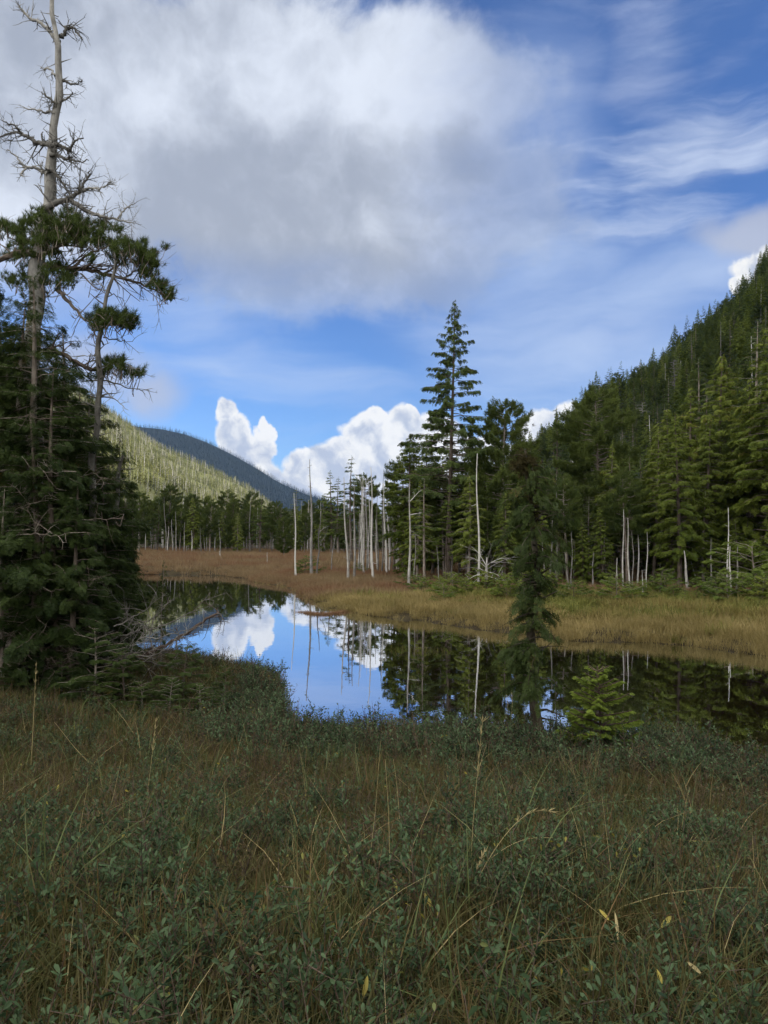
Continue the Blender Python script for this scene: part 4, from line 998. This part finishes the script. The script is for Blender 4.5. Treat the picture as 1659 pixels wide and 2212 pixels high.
pb = near_points(rng, 2200, ymin=2.5, dens=lambda y: np.clip((y - 2) / 5, 0, 1) * .9); nscat('sweet_gale.001', pb, src_b, 'dry brownish leafy twigs among the grass of the near bank', 'undergrowth', .6, 1.15)
# taller bushes along the water edge
pe = near_points(rng, 9000, ymin=5); e_ = (pe[:, 2] < 1.7) & (pe[:, 0] > -2.5); nscat('shore_bushes', pe[e_], src_g + src_b[:1], 'taller sweet gale bushes in a dense band above the near shore', 'undergrowth', .9, 1.35)
# ------------------------------------------------------------------ special trees close to the camera
def c1(x, y): return (x * .37195, y * .37195)                 # crop -> photograph units
def c2(x, y): return (x * .3720, 713.2 + y * .3720)
def limb_obj(parent, origin, pts, w0, w1, dist, mat, rng, yend=0.0, twigs=10, tl=.5, name='limb', k=7, sub=1, up=.0):
    """a limb traced through photo points (w in photo px), given real depth change yend metres"""
    n = max(8, len(pts) * 4); q = []
    for i, (x, y) in enumerate(pts): q.append(PD(x, y, dist + yend * i / max(1, len(pts) - 1)))
    q = resample(np.array(q), n) - origin; q[1:] += rng.normal(0, .012, (n - 1, 3))
    s = np.linspace(0, 1, n); r = (w0 * (1 - s) + w1 * s) / F * dist / 2; G = Geo(); tube(G, q, r, k)
    def twig(p, d, L, r0, lev):
        m_ = 5; t = np.linspace(0, 1, m_); d = norm(d); bend = rng.normal(0, .45, 3); pp = p + t[:, None] * d * L + (t ** 2)[:, None] * bend * L * .5
        tube(G, pp, np.linspace(r0, r0 * .35, m_), 4)
        if lev > 0:
            for _ in range(rng.integers(2, 5)):
                j = rng.integers(1, m_); twig(pp[j], norm(pp[j] - pp[j - 1]) + rng.normal(0, .75, 3), L * rng.uniform(.35, .6), r0 * .55, lev - 1)
    for i in range(twigs):
        j = rng.integers(2, n); d = norm(q[j] - q[j - 1]); twig(q[j], d * .7 + rng.normal(0, .8, 3) + [0, 0, up], tl * rng.uniform(.35, 1), max(.006, r[j] * .42), sub)
    me = G.mesh(name, True); me.materials.append(M[mat]); return link(name, me, parent), q
def tufts(parent, origin, regions, dist, rng, size=.13, kind='tuft_fine', depth=.55, per=None, name='crown', base_pts=None):
    """needle clusters carried on ascending twigs; regions are (x, y, rx, ry, count) in photo units"""
    pos = []; dr = []; W = Geo()
    for (x, y, rx, ry, n) in regions:
        sub = max(3, n // 9); cs = [(x + rng.normal(0, .58) * rx, y + rng.normal(0, .58) * ry, rng.normal(0, depth)) for _ in range(sub)]
        for i in range(n):
            if rng.random() < .86: c = cs[rng.integers(0, sub)]; X = c[0] + rng.normal(0, 6); Y = c[1] + rng.normal(0, 4.5); dz = c[2] + rng.normal(0, .08)
            else:
                a = rng.uniform(0, 6.28); rr_ = rng.uniform(0, 1) ** .5; X = x + math.cos(a) * rx * rr_; Y = y + math.sin(a) * ry * rr_; dz = rng.normal(0, depth)
            p = PD(X, Y, dist + dz) - origin; o = np.array([rng.normal(0, .35) + .25 * (X - x) / rx, rng.normal(0, .35), 1]); pos.append(p); dr.append(o)
            if rng.random() < .12:
                e_ = p - norm(o) * rng.uniform(.15, .4) + [-.1 * (X - x) / rx, 0, 0]; tube(W, [e_, (e_ + p) / 2 + rng.normal(0, .02, 3), p], [.009, .006, .004], 3)
    n = len(pos); G = Geo(); stamp_sprays(G, kind, rng, np.array(pos), np.array(dr), rng.normal(0, 1, (n, 3)), size * rng.uniform(.65, 1.15, n), rng.uniform(.1, .9, n))
    nl = sum(len(f) for f in G.f3); off = G.n; G.v += W.v; G.t += W.t; G.n += W.n
    G.f3 += [f + off for f in W.f3]; G.f4 += [f + off for f in W.f4]
    me = G.mesh(name); me.materials.append(M['pine_dark']); me.materials.append(M['bark'])
    mi = np.ones(len(me.polygons), np.int32); mi[:nl] = 0; me.polygons.foreach_set('material_index', mi); return link(name, me, parent)
def trunk_obj(parent, origin, pts, dist, mat, k=12, knots=30, rng=None, flare=1.0):
    q = np.array([PD(x, y, dist) for x, y, w in pts]); w = np.array([w for x, y, w in pts], float) / F * dist / 2
    n = 46; d = np.r_[0, np.cumsum(np.linalg.norm(np.diff(q, axis=0), axis=1))]; t = np.linspace(0, d[-1], n)
    path = np.stack([np.interp(t, d, q[:, i]) for i in range(3)], 1) - origin; r = np.interp(t, d, w) * rng.uniform(.93, 1.07, n)
    for _ in range(2): path[1:-1] = path[1:-1] * .5 + (path[2:] + path[:-2]) * .25
    path[:, 1] += .12 * np.sin(t * .8); path[:, 0] += .035 * np.sin(t * 2.7 + 1) + .02 * np.sin(t * 6.1); r = r * (1 + .10 * np.sin(t * 5.3) * np.sin(t * 2.1)); G = Geo(); tube(G, path, r, k)
    for i in range(knots):
        j = rng.integers(6, n - 1); a = rng.uniform(0, 6.28); o = np.array([math.cos(a), math.sin(a), rng.uniform(-.3, .6)]); l = rng.uniform(.08, .35) + r[j]
        tube(G, path[j] + np.linspace(0, 1, 4)[:, None] * o * l + rng.normal(0, .015, (4, 3)), [r[j] * .3 + .006, .012, .008, .003], 4)
    me = G.mesh('trunk', True); me.materials.append(M[mat]); return link('trunk', me, parent)

rng = np.random.default_rng(101)
D1 = 15.0
o1 = PD(78, 1440, D1); o1[2] = gz1(o1[0], o1[1])
t1 = empty('dead_topped_pine', o1, 'tall old pine on the left with a bleached bare top and dark green lower crown', 'tree')
trunk_obj(t1, o1, [(78, 1470, 46), (74, 1100, 42), (72, 800, 38), (78, 640, 32), (85, 520, 28), (93, 455, 25), (106, 353, 22), (118, 260, 17), (125, 175, 14), (130, 100, 13), (126, 50, 10), (116, 0, 9), (110, -60, 5)], D1, 'old', knots=70, rng=rng)
LM = [
 ([(325, 240), (285, 170), (230, 130), (160, 100), (105, 35)], 8, 2.5, 9, .4), ([(370, 205), (385, 150), (440, 170), (480, 235)], 7, 2, 9, .35), ([(320, 440), (290, 400), (235, 395)], 4, 1.5, 6, .3),
 ([(365, 470), (420, 490), (480, 472)], 5, 1.5, 7, .3), ([(325, 600), (270, 560), (235, 530)], 5, 1.5, 7, .3), ([(350, 590), (400, 570), (425, 535)], 4, 1.5, 6, .3), ([(310, 655), (230, 640), (145, 632)], 4.5, 1.5, 7, .25),
 ([(285, 838), (215, 830), (150, 790), (110, 765), (60, 770), (0, 800)], 9, 2, 14, .5), ([(130, 775), (85, 730), (15, 700)], 4, 1.5, 6, .3), ([(310, 840), (370, 860), (415, 875), (430, 820), (480, 800)], 8, 2, 14, .4),
 ([(325, 895), (400, 930), (450, 940), (515, 925)], 6.5, 1.5, 10, .35), ([(265, 1010), (210, 975), (140, 970), (100, 920), (50, 870)], 6.5, 1.5, 10, .35), ([(150, 975), (120, 1010), (140, 1035)], 3, 1.2, 3, .2),
 ([(300, 990), (350, 1040), (390, 1110), (420, 1150)], 6, 2, 12, .4), ([(260, 1215), (340, 1170), (400, 1160), (450, 1120), (490, 1060), (525, 990)], 12, 2, 16, .5), ([(400, 1155), (460, 1200), (540, 1240), (610, 1265), (700, 1280), (755, 1290)], 9, 2, 12, .4),
 ([(680, 1275), (730, 1210), (770, 1190)], 3.5, 1.2, 8, .3), ([(600, 1262), (680, 1340), (735, 1390)], 4, 1.2, 7, .3), ([(440, 1125), (520, 1090), (590, 1100), (640, 1060)], 5, 1.2, 14, .35)]
_tt = [(0, 116), (50, 126), (100, 130), (175, 125), (260, 118), (353, 106), (455, 93)]
for pts, w0, w1, tw, tl in LM:
    if w0 > 4 and abs(pts[0][0] * .372 - np.interp(pts[0][1] * .372, [a for a, b in _tt], [b for a, b in _tt])) < 22: pts = [(np.interp(pts[0][1] * .372, [a for a, b in _tt], [b for a, b in _tt]) / .372, pts[0][1] + 4)] + pts
    limb_obj(t1, o1, [c1(*p) for p in pts], w0 * 1.35, w1 * 1.4, D1, 'old', rng, yend=rng.uniform(-.5, .5), twigs=int(tw * 2.2), tl=tl * .9, sub=1)
for pts, w0, w1, tw, tl in [([(260, 1540), (400, 1560), (500, 1560), (600, 1590), (720, 1620), (820, 1640), (920, 1690), (990, 1740)], 13, 2, 34, .75), ([(240, 1490), (100, 1460), (-60, 1540)], 17, 9, 10, .5),
        ([(240, 1480), (330, 1440), (400, 1400), (480, 1330), (560, 1320)], 11, 2, 26, .7), ([(240, 1400), (330, 1350), (430, 1300)], 8, 2, 18, .5), ([(430, 1560), (500, 1480), (600, 1440), (660, 1420)], 7, 2, 18, .6), ([(600, 1590), (700, 1540), (780, 1470)], 5, 1.5, 18, .5),
        ([(720, 1620), (800, 1560), (870, 1560)], 4, 1.5, 16, .5), ([(330, 1680), (420, 1780), (480, 1850), (560, 1890)], 10, 3, 14, .5), ([(190, 2040), (300, 2030), (400, 2070), (480, 2130), (585, 2155)], 12, 8, 26, .5), ([(470, 1590), (540, 1660), (610, 1700)], 4, 1.5, 8, .35), ([(220, 1420), (120, 1380), (30, 1330)], 6, 2, 16, .5)]:
    limb_obj(t1, o1, [c1(*p) for p in pts], w0, w1, D1, 'bark', rng, yend=rng.uniform(-.6, .3), twigs=tw, tl=tl, sub=1, up=.5)
tufts(t1, o1, [(a * .372, b * .372, c * .372, d * .372, n) for a, b, c, d, n in [
    (60, 1320, 110, 60, 150), (230, 1290, 90, 60, 170), (380, 1280, 110, 60, 220), (480, 1310, 90, 60, 150), (570, 1360, 75, 50, 110), (630, 1410, 60, 40, 60), (240, 1390, 150, 70, 260), (420, 1400, 130, 60, 150), (120, 1450, 120, 60, 120),
    (740, 1430, 85, 40, 120), (820, 1480, 85, 60, 170), (870, 1560, 60, 40, 90), (925, 1640, 45, 50, 70), (975, 1710, 36, 36, 50), (700, 1500, 60, 40, 50), (300, 1550, 170, 90, 180), (200, 1640, 160, 100, 150), (400, 1640, 90, 50, 50)]], D1, rng, size=.125)

# slim pale stemmed pine in front of it
D2 = 14.2; o2 = PD(182, 1425, D2); o2[2] = gz1(o2[0], o2[1])
t2 = empty('slim_pine', o2, 'slim pale stemmed pine with small flat crowns beside the tall dead topped pine', 'tree')
trunk_obj(t2, o2, [(182, 1450, 19), (186, 1327, 18), (192, 1197, 16), (197, 1085, 15), (204, 973, 12), (212, 888, 13), (219, 823, 12), (223, 744, 11), (227, 688, 9), (233, 629, 8), (245, 590, 6), (249, 545, 4)], D2, 'old', knots=46, rng=rng)
for pts, w0, w1, tw in [([(600, 1900), (520, 1850), (490, 1820)], 4, 1.5, 10), ([(605, 1900), (680, 1880), (760, 1870)], 4, 1.5, 16), ([(600, 2000), (560, 1950), (530, 1900)], 4, 2, 5), ([(590, 2130), (680, 2110), (760, 2120), (810, 2160)], 4, 1.2, 18), ([(590, 2200), (690, 2230), (760, 2260), (860, 2270)], 4, 1, 16),
                        ([(600, 1960), (680, 1975), (765, 1985)], 3.2, 1, 8), ([(580, 2050), (520, 2070), (480, 2060)], 3, 1, 5), ([(590, 2240), (650, 2310), (740, 2380)], 3.5, 1, 8), ([(620, 1700), (590, 1650), (530, 1640)], 3, 1, 6), ([(620, 1695), (680, 1720), (720, 1740)], 3, 1, 5), ([(585, 2080), (560, 2020), (530, 1900)], 3, 1.4, 4), ([(575, 2300), (480, 2260), (440, 2240)], 3, 1, 8)]:
    limb_obj(t2, o2, [c1(*p) for p in pts], w0, w1, D2, 'old', rng, yend=rng.uniform(-.3, .3), twigs=tw, tl=.32, sub=1, up=.1)
tufts(t2, o2, [(a * .372, b * .372, c * .372, d * .372, n) for a, b, c, d, n in [(555, 1850, 60, 45, 85), (620, 1825, 70, 38, 110), (690, 1840, 65, 40, 110), (760, 1880, 55, 32, 80), (600, 1895, 70, 30, 60), (640, 2110, 55, 35, 60), (700, 2120, 60, 40, 70), (770, 2170, 60, 36, 60), (600, 2150, 40, 30, 35)]], D2, rng, size=.11, depth=.3)
# another pale trunk behind, inside the thicket
D3 = 16.0; o3 = PD(222, 1400, D3); o3[2] = gz1(o3[0], o3[1])
t3 = empty('dead_tree', o3, 'dark grey dead trunk right of the slim pale stemmed pine, low in the thicket', 'dead tree')
trunk_obj(t3, o3, [(222, 1420, 15), (225, 1330, 14), (231, 1252, 13), (240, 1141, 11), (257, 1048, 9), (266, 985, 6)], D3, 'old', knots=40, rng=rng)
# leaning broken log
D4 = 12.5; a4 = P(246, 1452, .5); o4 = np.array([a4[0], a4[1], gz1(a4[0], a4[1])])
t4 = empty('leaning_log', o4, 'grey broken log leaning out over the pond from the left thicket', 'log'); D4 = o4[1]
limb_obj(t4, o4, [(225, 1452), (262, 1437), (322, 1412), (357, 1394), (402, 1368), (439, 1342), (463, 1328), (472, 1324)], 9, 5, D4, 'stem', rng, yend=.8, twigs=26, tl=.35, name='trunk')
for pts in [[(470, 1326), (478, 1333), (483, 1342)], [(380, 1380), (384, 1420), (372, 1442)], [(330, 1408), (320, 1372), (335, 1335)], [(300, 1420), (352, 1440), (400, 1428)]]:
    limb_obj(t4, o4, pts, 4, 1.2, D4 + .3, 'twig', rng, yend=.1, twigs=6, tl=.3)

# thicket of cedars on the left bank
LT = [
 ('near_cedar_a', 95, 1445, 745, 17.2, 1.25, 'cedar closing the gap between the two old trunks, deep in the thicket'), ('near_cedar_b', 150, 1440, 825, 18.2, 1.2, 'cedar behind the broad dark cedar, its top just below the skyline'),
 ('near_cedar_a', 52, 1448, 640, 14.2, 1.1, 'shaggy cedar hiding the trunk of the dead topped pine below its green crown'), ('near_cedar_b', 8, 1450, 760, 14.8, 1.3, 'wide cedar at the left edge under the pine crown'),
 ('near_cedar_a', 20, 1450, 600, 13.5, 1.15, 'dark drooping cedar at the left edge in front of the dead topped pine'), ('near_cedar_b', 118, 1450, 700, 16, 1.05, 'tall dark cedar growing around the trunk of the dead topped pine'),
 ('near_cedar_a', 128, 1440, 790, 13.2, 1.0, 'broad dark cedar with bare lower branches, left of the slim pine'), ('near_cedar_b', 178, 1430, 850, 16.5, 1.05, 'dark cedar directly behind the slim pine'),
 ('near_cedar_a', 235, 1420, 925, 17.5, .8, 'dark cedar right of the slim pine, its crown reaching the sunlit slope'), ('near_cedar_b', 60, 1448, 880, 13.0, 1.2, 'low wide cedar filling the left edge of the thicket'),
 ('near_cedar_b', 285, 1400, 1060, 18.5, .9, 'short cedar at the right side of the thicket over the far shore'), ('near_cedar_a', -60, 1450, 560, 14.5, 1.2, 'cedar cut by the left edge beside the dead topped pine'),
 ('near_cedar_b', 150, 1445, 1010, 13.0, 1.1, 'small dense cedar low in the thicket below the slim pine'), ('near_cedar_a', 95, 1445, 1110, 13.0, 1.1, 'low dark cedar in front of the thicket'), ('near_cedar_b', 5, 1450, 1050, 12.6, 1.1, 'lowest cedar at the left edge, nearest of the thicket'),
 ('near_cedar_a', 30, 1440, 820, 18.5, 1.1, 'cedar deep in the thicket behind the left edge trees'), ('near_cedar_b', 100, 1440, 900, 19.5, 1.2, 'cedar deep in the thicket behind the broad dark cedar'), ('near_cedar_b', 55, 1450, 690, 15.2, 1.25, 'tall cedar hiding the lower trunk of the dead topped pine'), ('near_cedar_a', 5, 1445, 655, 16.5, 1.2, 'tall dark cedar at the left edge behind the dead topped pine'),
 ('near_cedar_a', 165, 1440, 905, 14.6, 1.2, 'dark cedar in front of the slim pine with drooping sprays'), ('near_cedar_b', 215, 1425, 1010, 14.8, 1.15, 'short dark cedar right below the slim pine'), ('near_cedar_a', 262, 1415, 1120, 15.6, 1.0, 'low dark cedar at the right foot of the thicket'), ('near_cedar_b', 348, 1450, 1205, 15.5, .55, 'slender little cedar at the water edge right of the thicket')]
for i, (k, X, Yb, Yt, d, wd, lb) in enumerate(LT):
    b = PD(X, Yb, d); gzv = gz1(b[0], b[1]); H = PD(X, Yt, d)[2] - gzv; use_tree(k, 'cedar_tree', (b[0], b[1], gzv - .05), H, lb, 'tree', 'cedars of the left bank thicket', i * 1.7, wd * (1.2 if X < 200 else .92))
# bare grey branches arching out of the thicket
B = empty('dead_brush', o4 + [-.4, 0, 0], 'tangle of bare curved grey branches at the foot of the left thicket', 'dead branches')
for i in range(22):
    x0 = rng.uniform(150, 320); y0 = rng.uniform(1330, 1450); L = rng.uniform(50, 150); sg = rng.choice((-1, 1), p=(.35, .65)); d = rng.uniform(12.6, 14.6)
    pts = [(x0, y0), (x0 + sg * L * .4, y0 - rng.uniform(-8, 22)), (x0 + sg * L * .8, y0 - rng.uniform(5, 55)), (x0 + sg * L, y0 - rng.uniform(20, 90))]
    limb_obj(B, np.array(B.location), pts, 2.8, .8, d, 'twig', rng, yend=rng.uniform(-.5, .5), twigs=6, tl=.4, name='branch', k=4, sub=1)
B2 = empty('dead_brush', PD(110, 1200, 12.6), 'bare grey limbs sticking out of the dark cedars halfway up the left thicket', 'dead branches')
for i in range(22):
    x0 = rng.uniform(10, 190); y0 = rng.uniform(850, 1300); L = rng.uniform(40, 130); sg = rng.choice((-1, 1)); d = rng.uniform(12.4, 14.0)
    pts = [(x0, y0), (x0 + sg * L * .4, y0 + rng.uniform(-12, 12)), (x0 + sg * L * .8, y0 - rng.uniform(-10, 30)), (x0 + sg * L, y0 - rng.uniform(0, 50))]
    limb_obj(B2, np.array(B2.location), pts, 2.2, .7, d, 'bark', rng, yend=rng.uniform(-.5, .5), twigs=6, tl=.35, name='branch', k=4, sub=1)
# low bushes between the thicket and the water
for i, (X, Y, d, h, wd) in enumerate([(130, 1470, 12.6, .8, 1.2), (310, 1460, 12.0, .7, 1.3), (370, 1460, 12.0, .8, 1.1), (430, 1470, 12.0, .7, 1.2), (485, 1470, 11.8, .7, 1.1), (540, 1490, 11.6, .5, 1.2), (580, 1510, 11.2, .4, 1.2), (270, 1450, 12.2, 1.1, 1.3), (400, 1440, 12.8, 1.2, 1.2), (200, 1440, 12.5, 1.4, 1.3), (490, 1440, 12.6, .9, .8), (40, 1480, 12.4, .8, 1.2)]):
    b = PD(X, Y, d); use_tree('near_sapling', 'evergreen_shrub', (b[0], b[1], gz1(b[0], b[1]) - .05), h, 'low dark evergreen shrub between the left thicket and the sedge of the near bank', 'shrub', 'low shrubs in front of the left thicket', i * 2.1, wd * 1.25)

# ---- mossy cedar standing on the near shore
D5 = 10.3; b5 = PD(1156, 1600, D5); b5[2] = gz1(b5[0], b5[1]); rng = np.random.default_rng(202)
t5 = empty('mossy_cedar', b5, 'small ragged cedar with a mossy top standing at the near shore right of centre', 'tree')
tp5 = [(1156, 1640, 24), (1157, 1560, 22), (1157, 1450, 21), (1156, 1370, 19), (1157, 1290, 15), (1158, 1200, 13), (1152, 1110, 11), (1150, 1050, 9), (1143, 1000, 8), (1138, 975, 5)]
trunk_obj(t5, b5, tp5, D5, 'mossbark', knots=30, rng=rng, k=10)
pos = []; dr = []; up = []; sz = []; tn = []; W = Geo()
def tx(y): return np.interp(y, [t[1] for t in tp5][::-1], [t[0] for t in tp5][::-1])
lims = []
for i in range(108):
    y = rng.choice([rng.uniform(990, 1345), rng.uniform(1180, 1400), rng.uniform(1365, 1490)], p=(.56, .22, .22)); base = PD(tx(y), y, D5) - b5
    L = (.34 if y < 1060 else .48 if y < 1180 else .40 if y < 1260 else .36 if y < 1360 else .46) * rng.uniform(.3, 1.25); a = rng.uniform(0, 6.28); o = np.array([math.cos(a), math.sin(a), 0])
    if y > 1380: o[0] = -abs(o[0]) if rng.random() < .7 else o[0]
    s = np.linspace(0, 1, 6); path = base + s[:, None] * L * o + np.array([0, 0, 1]) * (L * (rng.uniform(-.05, .35) * s - .55 * s ** 2))[:, None] + rng.normal(0, .012, (6, 3))
    tube(W, path, np.linspace(.012, .003, 6), 4); bt = rng.uniform(.1, .8)
    for j in range(int(L / .0115)):
        u = rng.uniform(.15, 1); q = np.array([np.interp(u, s, path[:, c]) for c in range(3)]) + rng.normal(0, .025, 3); sg = rng.choice((-1, 1)); perp = np.array([-o[1], o[0], 0]) * sg
        pos.append(q); dr.append(o * .5 + perp * .7 * (1.1 - u) + [0, 0, -rng.uniform(.2, 1.1)]); up.append(rng.normal(0, .5, 3) + [0, 0, 1]); sz.append(rng.uniform(.06, .13)); tn.append(bt + rng.normal(0, .15))
G = Geo(); stamp_sprays(G, 'cedar_near', rng, np.array(pos), np.array(dr), np.array(up), np.array(sz), np.clip(tn, 0, 1)); me = G.mesh('crown'); me.materials.append(M['cedar_dark']); link('crown', me, t5)
for i in range(26):
    y = rng.uniform(1040, 1420); a = rng.uniform(0, 6.28); base = PD(tx(y), y, D5) - b5; L = rng.uniform(.2, .5); t = np.linspace(0, 1, 6); path = base + t[:, None] * L * np.array([math.cos(a), math.sin(a), rng.uniform(-.2, .35)]) + np.array([0, 0, -1]) * (t ** 2 * L * .25)[:, None]; tube(W, path, np.linspace(.008, .002, 6), 4)
me = W.mesh('branches', True); me.materials.append(M['mossbark']); link('branches', me, t5)
G = Geo(); n = 420; c0 = PD(1133, 1000, D5) - b5; q = c0 + rng.normal(0, 1, (n, 3)) * [.085, .085, .075]; kk = np.arange(n) > 300; q[kk] = (PD(1152, 1060, D5) - b5) + rng.normal(0, 1, (kk.sum(), 3)) * [.035, .035, .22]
stamp_sprays(G, 'tuft_fine', rng, q, rng.normal(0, 1, (n, 3)) - [0, 0, .6], rng.normal(0, 1, (n, 3)), rng.uniform(.03, .07, n), rng.uniform(0, 1, n)); me = G.mesh('moss'); me.materials.append(M['moss']); link('moss', me, t5)

# ---- bright young hemlock on the near shore
D6 = 10.0; b6 = PD(1296, 1590, D6); b6[2] = gz1(b6[0], b6[1])
PROTO['bright_sapling'] = (conifer_meshes('bright_sapling', seed=71, H=1.0, R=.40, cb=.03, nb=80, rise=.12, sag=.10, kind='spruce', spray=.085, step=.014, prof=lambda t: (1 - t) ** .8, leaf='bright', gaps=.0, dead=0, trunk_r=.009, bend=.03, droop_sp=.10, whorl=13, barkm='stem'), 1.0)
H6 = PD(1296, 1438, D6)[2] - b6[2]
use_tree('bright_sapling', 'young_hemlock', b6, H6, 'bright green layered young hemlock at the near shore right of the mossy cedar', 'tree', None, .6, .95)

# ---- pale grass stalks and yellowed leaves in the foreground
def ground_hit(X, Y):
    d = ray(X, Y); ts = np.linspace(1, 14, 200); q = np.array([0, 0, CAMZ]) + ts[:, None] * d / d[1]; z = gz(q[:, :2]); k = np.where(q[:, 2] < z + .02)[0]
    return (q[k[0]] if len(k) else q[-1])
def stalk(pts, w, label, head=False, group='pale grass stalks in the foreground', mat='straw', name='grass_stalk'):
    w = w * .7; g0 = ground_hit(*pts[0]); d = g0[1]; q = [g0] + [PD(x, y, d + .03 * i) for i, (x, y) in enumerate(pts[1:])]; q = resample(np.array(q), 16) - g0; q[0, 2] -= .02
    G = Geo(); r = np.linspace(w, w * .3, 16) / F * d / 2; tube(G, q, r, 4, .6)
    if head:
        for i in range(26): j = rng.integers(11, 16); dv = norm(q[min(j, 15)] - q[j - 2]) + rng.normal(0, .35, 3); tube(G, q[j] + np.linspace(0, 1, 3)[:, None] * dv * .035, [.0012, .0018, .0003], 3, .7)
    me = G.mesh(name, True); me.materials.append(M[mat]); o = link(name, me); o.location = tuple(g0); return tag(o, label, 'grass stalk', group)
stalk([(1000, 1990), (1040, 1880), (1085, 1810), (1125, 1765), (1160, 1745), (1185, 1752)], 4, 'long pale arching grass stalk bending right over the middle of the foreground', True)
stalk([(1005, 1960), (1050, 1860), (1105, 1822), (1150, 1808), (1195, 1810)], 3, 'second pale arching grass stalk, lower and flatter, beside the long one')
stalk([(1000, 1985), (1012, 1930), (1030, 1880), (1045, 1845)], 3, 'short pale stalk with a bristly head between the arching stalks', True)
stalk([(843, 1960), (842, 1880), (840, 1760), (832, 1640)], 2.6, 'upright straw coloured stalk left of the arching stalks')
stalk([(868, 1860), (864, 1780), (858, 1700), (850, 1640)], 2.2, 'thin straw stalk in the middle of the foreground, leaning left')
stalk([(1015, 1960), (1020, 1800), (1030, 1680), (1042, 1560)], 2.4, 'very tall thin stalk rising to the near shore bushes', True)
stalk([(1107, 1560), (1107, 1530), (1105, 1490), (1102, 1470)], 2.2, 'pale stalk standing against the dark water left of the mossy cedar')
stalk([(1100, 1560), (1098, 1530), (1094, 1498), (1088, 1480)], 2.0, 'slightly leaning pale stalk against the dark water beside the mossy cedar')
stalk([(1325, 2010), (1322, 1900), (1310, 1800), (1300, 1720)], 2.4, 'tall pale stalk right of the arching stalks')
stalk([(62, 1700), (68, 1640), (72, 1560), (78, 1440)], 3.2, 'tall straw stalk at the left side of the foreground', True)
stalk([(148, 1960), (165, 1840), (178, 1760), (190, 1690)], 2.4, 'thin straw stalk above the yellow leaves')
stalk([(215, 1870), (222, 1800), (245, 1720), (262, 1640)], 2.4, 'straw stalk leaning right in the left foreground')
stalk([(240, 1700), (205, 1660), (165, 1620), (118, 1560)], 2.2, 'pale stalk leaning far left in the left foreground')
stalk([(310, 1790), (318, 1720), (330, 1620), (336, 1560)], 2.0, 'thin upright stalk left of the foreground centre', True)
stalk([(780, 1960), (800, 1850), (812, 1740), (822, 1600)], 2.0, 'fine stalk leaning right in the centre of the foreground')
stalk([(1460, 1890), (1468, 1820), (1480, 1740), (1490, 1700)], 2.0, 'short fine stalk in the right foreground')
def leaf(X, Y, L, W_, tilt, label, ang, group='yellowed leaves in the sedge', z=.16, mat='yellow'):
    g0 = ground_hit(X, Y); d = max(1.1, g0[1] * .82); W_ *= .85; c = PD(X, Y, d); n = 9; s = np.linspace(0, 1, n); a = math.radians(ang)
    ax_ = np.array([math.cos(a), .35, math.sin(a)]); ax_ /= np.linalg.norm(ax_); q = norm(np.cross(ax_, [math.sin(tilt), -1, .5])); nn = np.cross(q, ax_)
    G = Geo(); mid = s[:, None] * L * ax_ - nn * (L * .18 * s ** 2)[:, None]; w = W_ * np.sin(np.clip(s * .94 + .06, 0, 1) * math.pi) ** .7 * .5
    v = np.concatenate([mid - q * w[:, None] + nn * (w * .35)[:, None], mid, mid + q * w[:, None] + nn * (w * .35)[:, None]]); i = np.arange(n - 1)
    f = np.concatenate([np.stack([i, i + 1, i + n + 1, i + n], -1), np.stack([i + n, i + n + 1, i + 2 * n + 1, i + 2 * n], -1)]); G.add(v, f, rng.uniform(.2, .9))
    me = G.mesh('withered_leaf', True); me.materials.append(M[mat]); o = link('withered_leaf', me); o.location = tuple(c - ax_ * L * .5); tag(o, label, 'leaf', group)
leaf(185, 1925, .13, .030, .4, 'bright yellow leaf standing upright in the left foreground, left one of a pair', 62)
leaf(205, 1920, .15, .018, -.3, 'narrow yellow leaf, right one of the pair in the left foreground', 48)
leaf(262, 1810, .07, .022, .4, 'pale yellow green leaf above the bright yellow pair', 50)
leaf(855, 1915, .09, .018, .2, 'upright pale yellow leaf left of the arching stalks', 105)
leaf(925, 1945, .07, .022, -.3, 'drooping yellow green leaf just left of the arching stalks', 125)
leaf(1333, 2000, .11, .016, .1, 'straw brown upright leaf in the right foreground', 88, mat='straw')
leaf(1440, 1990, .08, .028, -.3, 'pale green yellow broad leaf in the right foreground', 35)
leaf(1305, 1975, .06, .020, .5, 'small yellow leaf left of the straw brown upright leaf', 130)
leaf(1425, 2110, .05, .020, .2, 'small bright yellow leaf near the lower right corner', 100)
leaf(1500, 2090, .06, .018, .2, 'dry tan leaf lying in the lower right corner', 140, mat='straw')
leaf(125, 1700, .06, .020, .2, 'small yellow leaf high in the left foreground', 70)
leaf(100, 1770, .07, .022, .2, 'yellowed leaf at the left edge of the foreground', 80)
leaf(790, 2130, .06, .02, .3, 'olive yellow leaf near the bottom of the middle foreground', 75)

print('verts', sum(len(m.vertices) for m in bpy.data.meshes), 'objects', len(SC.objects))

# thin air between the camera and the far mountain
def haze_box():
    m, nt, out = new_mat('air'); v = nt.nodes.new('ShaderNodeVolumePrincipled'); v.inputs['Density'].default_value = 0.000035
    v.inputs['Color'].default_value = (0.30, 0.52, 1.0, 1); nt.links.new(v.outputs[0], out.inputs['Volume'])
    a, b_ = (-2200, -700, -25), (1200, 3700, 520); g = Geo()
    g.add([(x, y, z) for z in (a[2], b_[2]) for y in (a[1], b_[1]) for x in (a[0], b_[0])], [[0, 2, 3, 1], [4, 5, 7, 6], [0, 1, 5, 4], [2, 6, 7, 3], [0, 4, 6, 2], [1, 3, 7, 5]])
    me = g.mesh('haze'); me.materials.append(m); tag(link('haze', me), kind='stuff')
haze_box()
